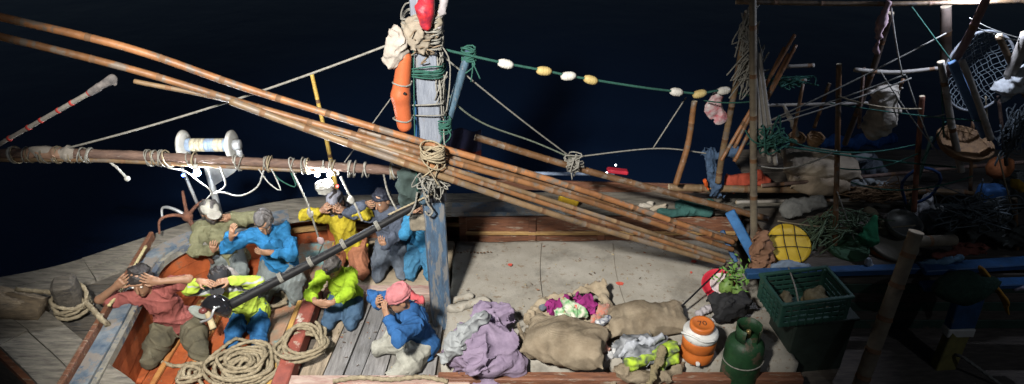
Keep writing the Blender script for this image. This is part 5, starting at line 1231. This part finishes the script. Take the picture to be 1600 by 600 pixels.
plain("light_sheet", "pale blue sheet scrap left on the dark blue beam", "sheet", [('c', D(1208, 417, 5.25), D(1262, 414, 5.25), .035, .035)], (.22, .28, .36), 249, .014, 34)
plain("white_peak", "white peaked scrap on the dark blue beam", "scrap", [('c', D(1358, 404, 5.2), D(1358, 416, 5.2), .01, .05)], (.36, .40, .44), 251, .008, 34)
plain("dry_bundle", "brown dried bundle tied to the foot of the frame post", "bundle", [('c', D(1190, 372, 5.4), D(1188, 410, 5.35), .07, .10), ('c', D(1200, 385, 5.4), D(1205, 410, 5.35), .04, .03)], (.24, .13, .08), 253, .022, 46)
plain("dark_heap", "dark heap of gear at the far right of the cabin top", "gear", [('e', D(1530, 340, 5.8), (.35, .2, .2)), ('e', D(1590, 300, 6.2), (.25, .2, .25)), ('c', D(1480, 350, 5.8), D(1600, 370, 5.6), .12, .12)], (.06, .065, .06), 255, .03, 26)
plain("yellow_scrap", "dull yellow scrap at the right edge of the stern", "scrap", [('c', D(1588, 290, 5.9), D(1602, 296, 5.9), .05, .04)], (.40, .24, .03), 257)
plain("purple_scrap", "pale lilac scrap below the right end of the blue beam", "scrap", [('c', D(1580, 452, 4.9), D(1602, 448, 4.9), .04, .04)], (.30, .28, .36), 259)
plain("net_blue_bundle", "blue net bundle hanging at the left of the frame", "net", [('c', D(1110, 240, 6.5), D(1118, 298, 6.45), .06, .07), ('c', D(1108, 246, 6.5), D(1150, 236, 6.45), .05, .05)], (.06, .10, .17), 261, .022, 46)
plain("orange_ribbon", "tiny orange ribbon tied on the blue net bundle", "ribbon", [('c', D(1101, 282, 6.38), D(1106, 296, 6.38), .025, .015)], (.60, .10, .02), 263, .006, 60)
# netted greens: a tangle of cords
def tangle(lab, u, v, y, rad, n, m_, rr=.006, seed=1, cat="net"):
    rg = random.Random(seed); c = D(u, v, y); mb = MB()
    for i in range(n):
        pts = [c + V((rg.gauss(0, rad[0]), rg.gauss(0, rad[1]), rg.gauss(0, rad[2]))) for _ in range(5)]
        rope_mb(crom(pts, 7), rr, mb, False)
    e = empty("net_tangle", c, lab, cat); mb.build("cords", m_, e, True)["kind"] = "stuff"
GNET = mat("green_grey_net", (.12, .17, .10), (.05, .08, .05), 20, .9, .5, 60)
tangle("tangle of green net beside the yellow lid", 1282, 362, 5.7, (.11, .09, .10), 26, GNET, .006, 3)
tangle("green rope tangle hanging on the frame post", 1205, 218, 5.6, (.09, .06, .07), 22, ROPEGR, .008, 4)
tangle("frayed green rope sprouting right of the orange sticks", 1232, 128, 6.1, (.11, .05, .03), 14, ROPEGR, .006, 5)
tangle("dry brown fronds hung along the bamboo rail", 1380, 304, 6.35, (.20, .04, .06), 30, mat("dry_frond", (.20, .12, .06)), .005, 6)
tangle("dark net draped under the tin pot", 1330, 345, 5.7, (.14, .08, .06), 22, GNET, .005, 7)
tangle("grey rope tangle at the top of the frame", 1168, 55, 5.9, (.035, .04, .12), 20, ROPEG, .007, 8, "rope")
tangle("grey rope tangle at the middle of the frame", 1172, 110, 5.85, (.06, .05, .12), 24, ROPEG, .007, 9, "rope")
tangle("dark rigging tangle at the right edge", 1588, 200, 5.8, (.07, .08, .14), 22, mat("dark_rope", (.10, .12, .13)), .007, 10, "rope")
tangle("cord tangle over the dark gear at right", 1520, 330, 5.6, (.22, .08, .10), 26, mat("dark_rope", (.10, .12, .13)), .006, 11, "rope")

# poles of the stern frame
GS = "poles of the stern frame"
bamboo("bamboo_post", [D(1176, -20, 5.62), D(1177, 190, 5.6), D(1178, 395, 5.55)], .030, .036, mat("old_bamboo", (.26, .22, .15)), "tall upright bamboo post at the left of the stern frame", group=GS)
bamboo("bamboo_post", [D(1168, 18, 5.95), D(1150, 130, 6.2), D(1128, 244, 6.35), D(1122, 285, 6.4)], .028, .034, BAMB[2], "left leg of the bamboo frame leaning outward", group=GS)
for k, (u0, u1, lab) in enumerate(((1172, 1192, "left one of three pale sticks inside the frame"), (1180, 1203, "middle one of three pale sticks inside the frame"), (1186, 1212, "right one of three pale sticks inside the frame"))):
    pole("pale_stick", D(u0, 60 + 12 * k, 5.7), D(u1, 246 + 6 * k, 5.62), .018, .022, PALEB, lab, "stick", GS)
bamboo("bamboo_crossbar", [D(1150, 3, 5.7), D(1380, 6, 5.7), D(1620, 1, 5.7)], .020, .020, BAMB[2], "long thin bamboo crossbar along the top edge of the picture", group=GS)
for k, (a, b, lab) in enumerate((((1242, 54), (1180, 160), "tallest of the slanting orange sticks"), ((1244, 70), (1192, 168), "right one of the slanting orange sticks"), ((1226, 74), (1184, 158), "left short one of the slanting orange sticks"), ((1232, 84), (1188, 172), "inner one of the slanting orange sticks"))):
    a3, b3 = D(*a, 5.9), D(*b, 5.75); bamboo("bamboo_stick", [a3, b3 + (b3 - a3) * .9], .016, .018, BAMB[0], lab, group="orange sticks by the frame", node=.25)
bamboo("bamboo_post", [D(1311, 100, 5.75), D(1308, 250, 5.72), D(1304, 404, 5.6)], .024, .026, BAMB[3], "slim upright bamboo post in the middle of the stern", group=GS)
bamboo("bamboo_post", [D(1441, 150, 5.8), D(1432, 270, 5.75), D(1428, 330, 5.7)], .024, .026, mat("reddish_pole", (.26, .10, .06), (.14, .06, .04), 7), "reddish upright pole right of the hanging sack", group=GS)
bamboo("bamboo_post", [D(1470, 96, 5.7), D(1486, 190, 5.65), D(1502, 268, 5.6)], .030, .032, PALEB, "pale banded pole leaning at the right of the stern", group=GS)
bamboo("bamboo_post", [D(1392, 20, 5.9), D(1360, 120, 6.1), D(1320, 225, 6.4)], .028, .03, mat("dark_pole", (.10, .07, .055), (.05, .04, .03), 7), "dark slanting pole behind the hanging sack", group=GS)
bamboo("bamboo_post", [D(1545, -10, 5.5), D(1512, 60, 5.6), D(1476, 120, 5.75)], .034, .036, mat("purple_brown_pole", (.20, .12, .11), (.10, .06, .06), 7), "brown pole slanting down from the top edge at right", group=GS)
bamboo("bamboo_post", [D(1478, 10, 6.1), D(1478, 110, 6.1)], .045, .05, mat("dark_pole", (.10, .07, .055)), "thick dark upright pole under the crossbar at right", group=GS)
tag(MB().beam(D(1487, 96, 5.62), D(1540, 214, 5.55), .075, .04, (0, 1, .3)).build("blue_plank", mat("pale_blue_plank", (.14, .26, .46), (.08, .15, .28), 8, .6, .4, 24)), "slanting blue plank lashed to a white pole at right", "plank")
pole("white_pole", D(1503, 96, 5.56), D(1548, 218, 5.5), .026, .03, PALEB, "pale pole lashed along the slanting blue plank", "pole")
bamboo("bamboo_post", [D(1560, 55, 5.6), D(1585, 110, 5.6), D(1604, 150, 5.6)], .026, .028, BAMB[2], "bamboo pole crossing down at the right edge", group=GS)
bamboo("bamboo_post", [D(1604, 52, 5.5), D(1590, 90, 5.55), D(1578, 118, 5.6)], .045, .05, PALEB, "thick pale pole stub at the right edge", group=GS)
bamboo("bamboo_post", [D(1585, 310, 5.7), D(1588, 390, 5.6)], .024, .026, BAMB[3], "short bamboo post at the far right above the blue beam", group=GS)
bamboo("bamboo_crossbar", [D(1228, 104, 6.0), D(1272, 102, 6.0)], .018, .018, PALEB, "short pale crossbar right of the orange sticks", group=GS)
bamboo("bamboo_crossbar", [D(1335, 109, 5.95), D(1400, 113, 5.9), D(1475, 106, 5.8)], .020, .018, PALEB, "pale crossbar carrying the hanging sack", group=GS)
bamboo("bamboo_crossbar", [D(1148, 127, 6.2), D(1260, 125, 6.1)], .014, .014, PALEB, "thin crossbar tying the frame legs together", group=GS)
bamboo("bamboo_crossbar", [D(1180, 165, 6.2), D(1400, 160, 6.2)], .016, .016, PALEB, "thin crossbar in the dark behind the hanging sack", group=GS)
bamboo("bamboo_rail", [D(1045, 293, 6.5), D(1200, 296, 6.5), D(1400, 298, 6.5), D(1640, 306, 6.5)], .042, .038, BAMB[2], "thick bamboo rail along the far side of the stern", group=GS)
bamboo("bamboo_rail", [D(1150, 316, 6.4), D(1300, 313, 6.4), D(1450, 315, 6.4)], .020, .018, PALEB, "thin pale rail just below the thick bamboo rail", group=GS)
bamboo("bamboo_rail", [D(1190, 290, 6.45), D(1330, 278, 6.4), D(1500, 262, 6.3), D(1640, 250, 6.2)], .022, .020, DKWOOD, "dark pole slanting up to the right above the rail", group=GS)
tag(MB().beam(D(1140, 330, 5.75), D(1192, 425, 5.4), .10, .05, (0, 1, .3)).build("blue_board", mat("bright_blue_board", (.035, .15, .36), (.02, .08, .2), 7, .6, .4, 24, c3=(.2, .2, .2), wear=.68)), "slanting bright blue board at the ends of the bamboo bundle", "board")
tag(MB().beam(D(1128, 360, 5.8), D(1150, 410, 5.6), .05, .04, (0, 1, .3)).build("blue_board", DBLUE), "narrow blue board left of the bright blue one", "board")
# ropes of the stern
GR_ = [("upper long pale line slanting up over the stern", (1195, 192), (1478, 52), ROPEG, 5.65, 5.7, .007), ("middle pale line slanting over the stern", (1198, 190), (1415, 116), ROPEG, 5.65, 5.75, .007), ("lower pale line slanting over the stern", (1200, 196), (1424, 122), ROPEG, 5.62, 5.75, .007),
       ("cord running down right from the crossbar past the sack", (1376, 112), (1466, 238), ROPEG, 5.85, 5.6, .006), ("left cord of the pair below the crossbar end", (1416, 118), (1458, 232), ROPEG, 5.8, 5.6, .006), ("cord crossing low under the crossbar end", (1478, 190), (1440, 252), ROPEGR, 5.7, 5.6, .006),
       ("long sagging green line across the stern", (1216, 214), (1430, 226), ROPEGR, 5.65, 5.6, .007), ("lower green line from the frame post over the sacks", (1210, 226), (1500, 262), ROPEGR, 5.65, 5.7, .009), ("thin green line across the dark stern", (1290, 160), (1545, 190), ROPEGR, 5.8, 5.5, .006),
       ("upper thin wire at the right top", (1515, 28), (1604, 62), ROPEG, 5.6, 5.5, .005), ("lower thin wire at the right top", (1515, 38), (1604, 66), ROPEG, 5.6, 5.5, .005), ("green line from the far float to the frame post", (1100, 157), (1178, 158), ROPEGR, 6.1, 5.65, .007)]
for lab, a, b, m_, y0, y1, r_ in GR_: line(lab, [D(*a, y0), D(*b, y1)], r_, m_, .12 if "sagging" in lab else .02)
line("thick dark blue hose looping over the rail at right", [D(1415, 318, 6.2), D(1410, 285, 6.1), D(1440, 262, 6.0), D(1470, 275, 6.0), D(1455, 305, 6.1), D(1430, 318, 6.2)], .016, mat("blue_hose", (.02, .05, .14)), 0, False, "hose")
plain("pink_rag", "pinkish rag tied on the crossbar at the top edge", "rag", [('c', D(1386, 8, 5.68), D(1378, 34, 5.66), .03, .04), ('c', D(1378, 34, 5.66), D(1368, 80, 5.7), .03, .012)], (.36, .25, .27), 271, .012, 44)
# hoop net
def hoop():
    c = D(1530, 112, 5.75); e = empty("hoop_net", c, "round landing net with fine mesh hung at the upper right", "net")
    s1 = (D(1585, 112, 5.7) - c); s2 = (D(1545, 48, 5.8) - c)
    ring = [c + s1 * math.cos(q) + s2 * math.sin(q) for q in [2 * math.pi * j / 40 for j in range(41)]]
    MB().tube(ring, .012, 8).build("hoop", mat("dull_iron", (.20, .21, .22)), e, True)
    mb = MB(); nrm = s1.cross(s2).normalized()
    f_ = lambda a, b: c + s1 * a + s2 * b - nrm * .22 * max(0, 1 - a * a - b * b) + V((.012 * math.sin(17 * a + 9 * b), 0, .012 * math.cos(13 * b - 7 * a)))
    N = 17
    for i in range(1, N):
        o = -1 + 2 * i / N; h_ = math.sqrt(1 - o * o)
        for sw in (0, 1):
            pts = []
            for j in range(15):
                t = -h_ + 2 * h_ * j / 14; a, b = (o, t) if sw == 0 else (t, o); ca, sa_ = math.cos(.7), math.sin(.7); pts.append(f_(a * ca - b * sa_, a * sa_ + b * ca))
            mb.tube(pts, .0035, 4)
    mb.build("mesh_net", mat("dark_rope", (.10, .12, .13)), e, True)["kind"] = "stuff"
hoop()
def basket(lab, u, v, y, r_, hh, ax_, m_):
    c = D(u, v, y); ax_ = V(ax_).normalized(); e = empty("basket", c - ax_ * hh, lab, "basket", "baskets on the stern")
    MB().lathe(c, [(r_ * .7, -hh), (r_ * .85, -hh * .7), (r_ * .95, -hh * .3), (r_ * .97, 0), (r_ * .92, 0), (r_ * .88, -hh * .3), (r_ * .65, -hh * .9)], 26, ax_).build("bowl", m_, e, True)
    d, s1, s2 = frame(ax_)
    for k in range(3):
        q_ = [c - ax_ * hh * k * .3 + (s1 * math.cos(q) + s2 * math.sin(q)) * r_ * (1.0 - .08 * k) for q in [2 * math.pi * j / 26 for j in range(27)]]
        rope_mb(q_, .012, None, False).build("hoop_band", m_, e, True)
WICK = mat("wicker", (.22, .13, .06), (.12, .07, .04), 16, .8, .6, 40)
basket("wide wicker basket under the slanting blue plank", 1508, 222, 5.6, .24, .10, (0, -.25, .95), WICK)
basket("small left basket above the long sacks", 1246, 214, 6.3, .085, .07, (0, -.3, .95), WICK)
basket("small right basket above the long sacks", 1275, 214, 6.3, .085, .10, (0, -.3, .95), WICK)
bamboo("bamboo_post", [D(1296, 130, 6.35), D(1272, 200, 6.3)], .018, .018, BAMB[3], "short slanting bamboo handle over the right small basket", group=GS)
s = SDF(.009); s.cap(D(1225, 165, 6.2), D(1240, 196, 6.2), .02, .03, .02); s.cap(D(1240, 196, 6.2), D(1246, 212, 6.25), .03, .02, .02)
tag(np_obj("white_wrapped_handle", s.mesh(folds(281, .006, 60, .8)), PALEB), "pale wrapped handle over the left small basket", "handle")

# lamp at the top right crossbar, just above the picture
lc = D(1532, -12, 5.62); e = empty("deck_lamp", lc, "small bluish lamp hung on the top right crossbar", "lamp")
MB().ball(lc, .026, 10).build("bulb", glow("blue_white_led", (.70, .78, 1.0), 2600.0), e, True)
MB().lathe(lc + V((0, 0, .03)), [(.01, .06), (.022, .05), (.024, .01), (.012, 0)], 14).build("lamp_socket", WHITEM, e, True)

# more small gear in the dark stern
rg = random.Random(77)
def turned(name, lab, cat, u, v, y, prof, m_, ax_=(0, -.2, .97)):
    return tag(MB().lathe(D(u, v, y), prof, 22, V(ax_).normalized()).build(name, m_, None, True), lab, cat)
turned("clay_jar", "brown clay jar standing left of the green tub", "jar", 1296, 345, 5.9, [(.06, -.12), (.10, -.06), (.11, .0), (.08, .07), (.05, .09), (.06, .12), (.045, .12), (.03, .08)], mat("brown_clay", (.20, .10, .06)))
turned("cooking_pan", "dull grey cooking pan lying on the cabin top at right", "pan", 1475, 340, 5.9, [(.12, -.03), (.16, .0), (.17, .03), (.16, .03), (.12, -.01), (.02, -.015)], mat("dull_tin", (.26, .26, .24)))
turned("buoy", "faded orange buoy among the dark gear at right", "buoy", 1562, 262, 6.2, [(.01, -.13), (.08, -.10), (.12, -.03), (.12, .03), (.08, .10), (.03, .13), (.01, .14)], mat("faded_orange", (.36, .12, .04)), (.5, -.2, .6))
turned("plastic_bottle", "pale plastic bottle lying by the long sacks", "bottle", 1345, 246, 6.9, [(.03, -.12), (.045, -.11), (.045, .04), (.02, .09), (.015, .12), (.004, .12)], mat("pale_plastic", (.42, .44, .45)), (.8, -.1, .3))
s = SDF(.01); s.rbox(D(1545, 310, 6.0), (.12, .08, .15), None, .03, .02); s.cap(D(1538, 290, 6.0), D(1552, 290, 6.0), .018, .018, .02)
tag(np_obj("jerrycan", s.mesh(), mat("blue_jerrycan", (.03, .10, .26))), "blue plastic jerrycan behind the dark gear at right", "jerrycan")
GM = [ROPEG, ROPEGR, ROPE, PALEB]
EX = [("slack grey cord from the frame post to the slim post", (1182, 258), (1308, 235), .10), ("slack tan cord from the slim post to the reddish pole", (1308, 262), (1434, 240), .08), ("grey cord running under the thin pale rail", (1215, 345), (1430, 352), .06), ("tan cord tied between the reddish and banded poles", (1436, 180), (1486, 175), .03),
      ("grey cord dropping from the crossbar to the wicker basket", (1470, 108), (1475, 215), .0), ("green cord from the hoop net down to the basket", (1540, 150), (1545, 215), .0), ("tan cord hanging from the top crossbar by the pink rag", (1392, 8), (1410, 118), .02), ("grey guy line from the crossbar to the right pole", (1420, 5), (1490, 100), .0),
      ("green cord crossing before the hanging sack", (1310, 150), (1440, 170), .04), ("grey cord from the blue beam up to the slim post", (1350, 418), (1308, 300), .0), ("tan cord slung under the dark slanting pole", (1330, 285), (1520, 275), .12), ("grey cord along the right of the dark gear", (1560, 240), (1600, 380), .03)]
for k, (lab, a, b, sg) in enumerate(EX): line(lab, [D(*a, 5.7), D(*b, 5.65)], .007, GM[k % 3], sg)
for k, (u0, v0, u1, v1, lab) in enumerate(((1255, 130, 1236, 230, "short brown stake behind the orange sticks"), (1350, 105, 1342, 200, "thin dark stake left of the hanging sack"), (1412, 122, 1395, 165, "stubby brown stake right of the hanging sack"), (1455, 215, 1420, 330, "thin green stake leaning by the reddish pole"), (1520, 190, 1515, 300, "brown stake under the wicker basket"), (1560, 150, 1572, 260, "dark stake below the right edge cloth"))):
    pole("stake", D(u0, v0, 5.95), D(u1, v1, 5.9), .016, .018, [BAMB[3], DKWOOD, BAMB[1], GREENP, BAMB[3], DKWOOD][k], lab, "stake", GS)

tangle("brown rope tangle round the mast below the red cloth", 664, 70, 5.2, (.06, .07, .07), 12, mat("brown_cord", (.20, .15, .10)), .006, 21, "rope")
tangle("grey cords trailing down the right side of the mast", 688, 120, 5.25, (.03, .05, .20), 16, ROPEG, .006, 23, "rope")
tangle("frayed cords hanging at the bamboo lashing on the mast", 672, 285, 5.02, (.06, .04, .10), 16, ROPEG, .006, 24, "rope")
tangle("frayed knot where the ropes meet on the dark spar", 895, 258, 6.08, (.05, .05, .06), 14, ROPEG, .007, 25, "rope")
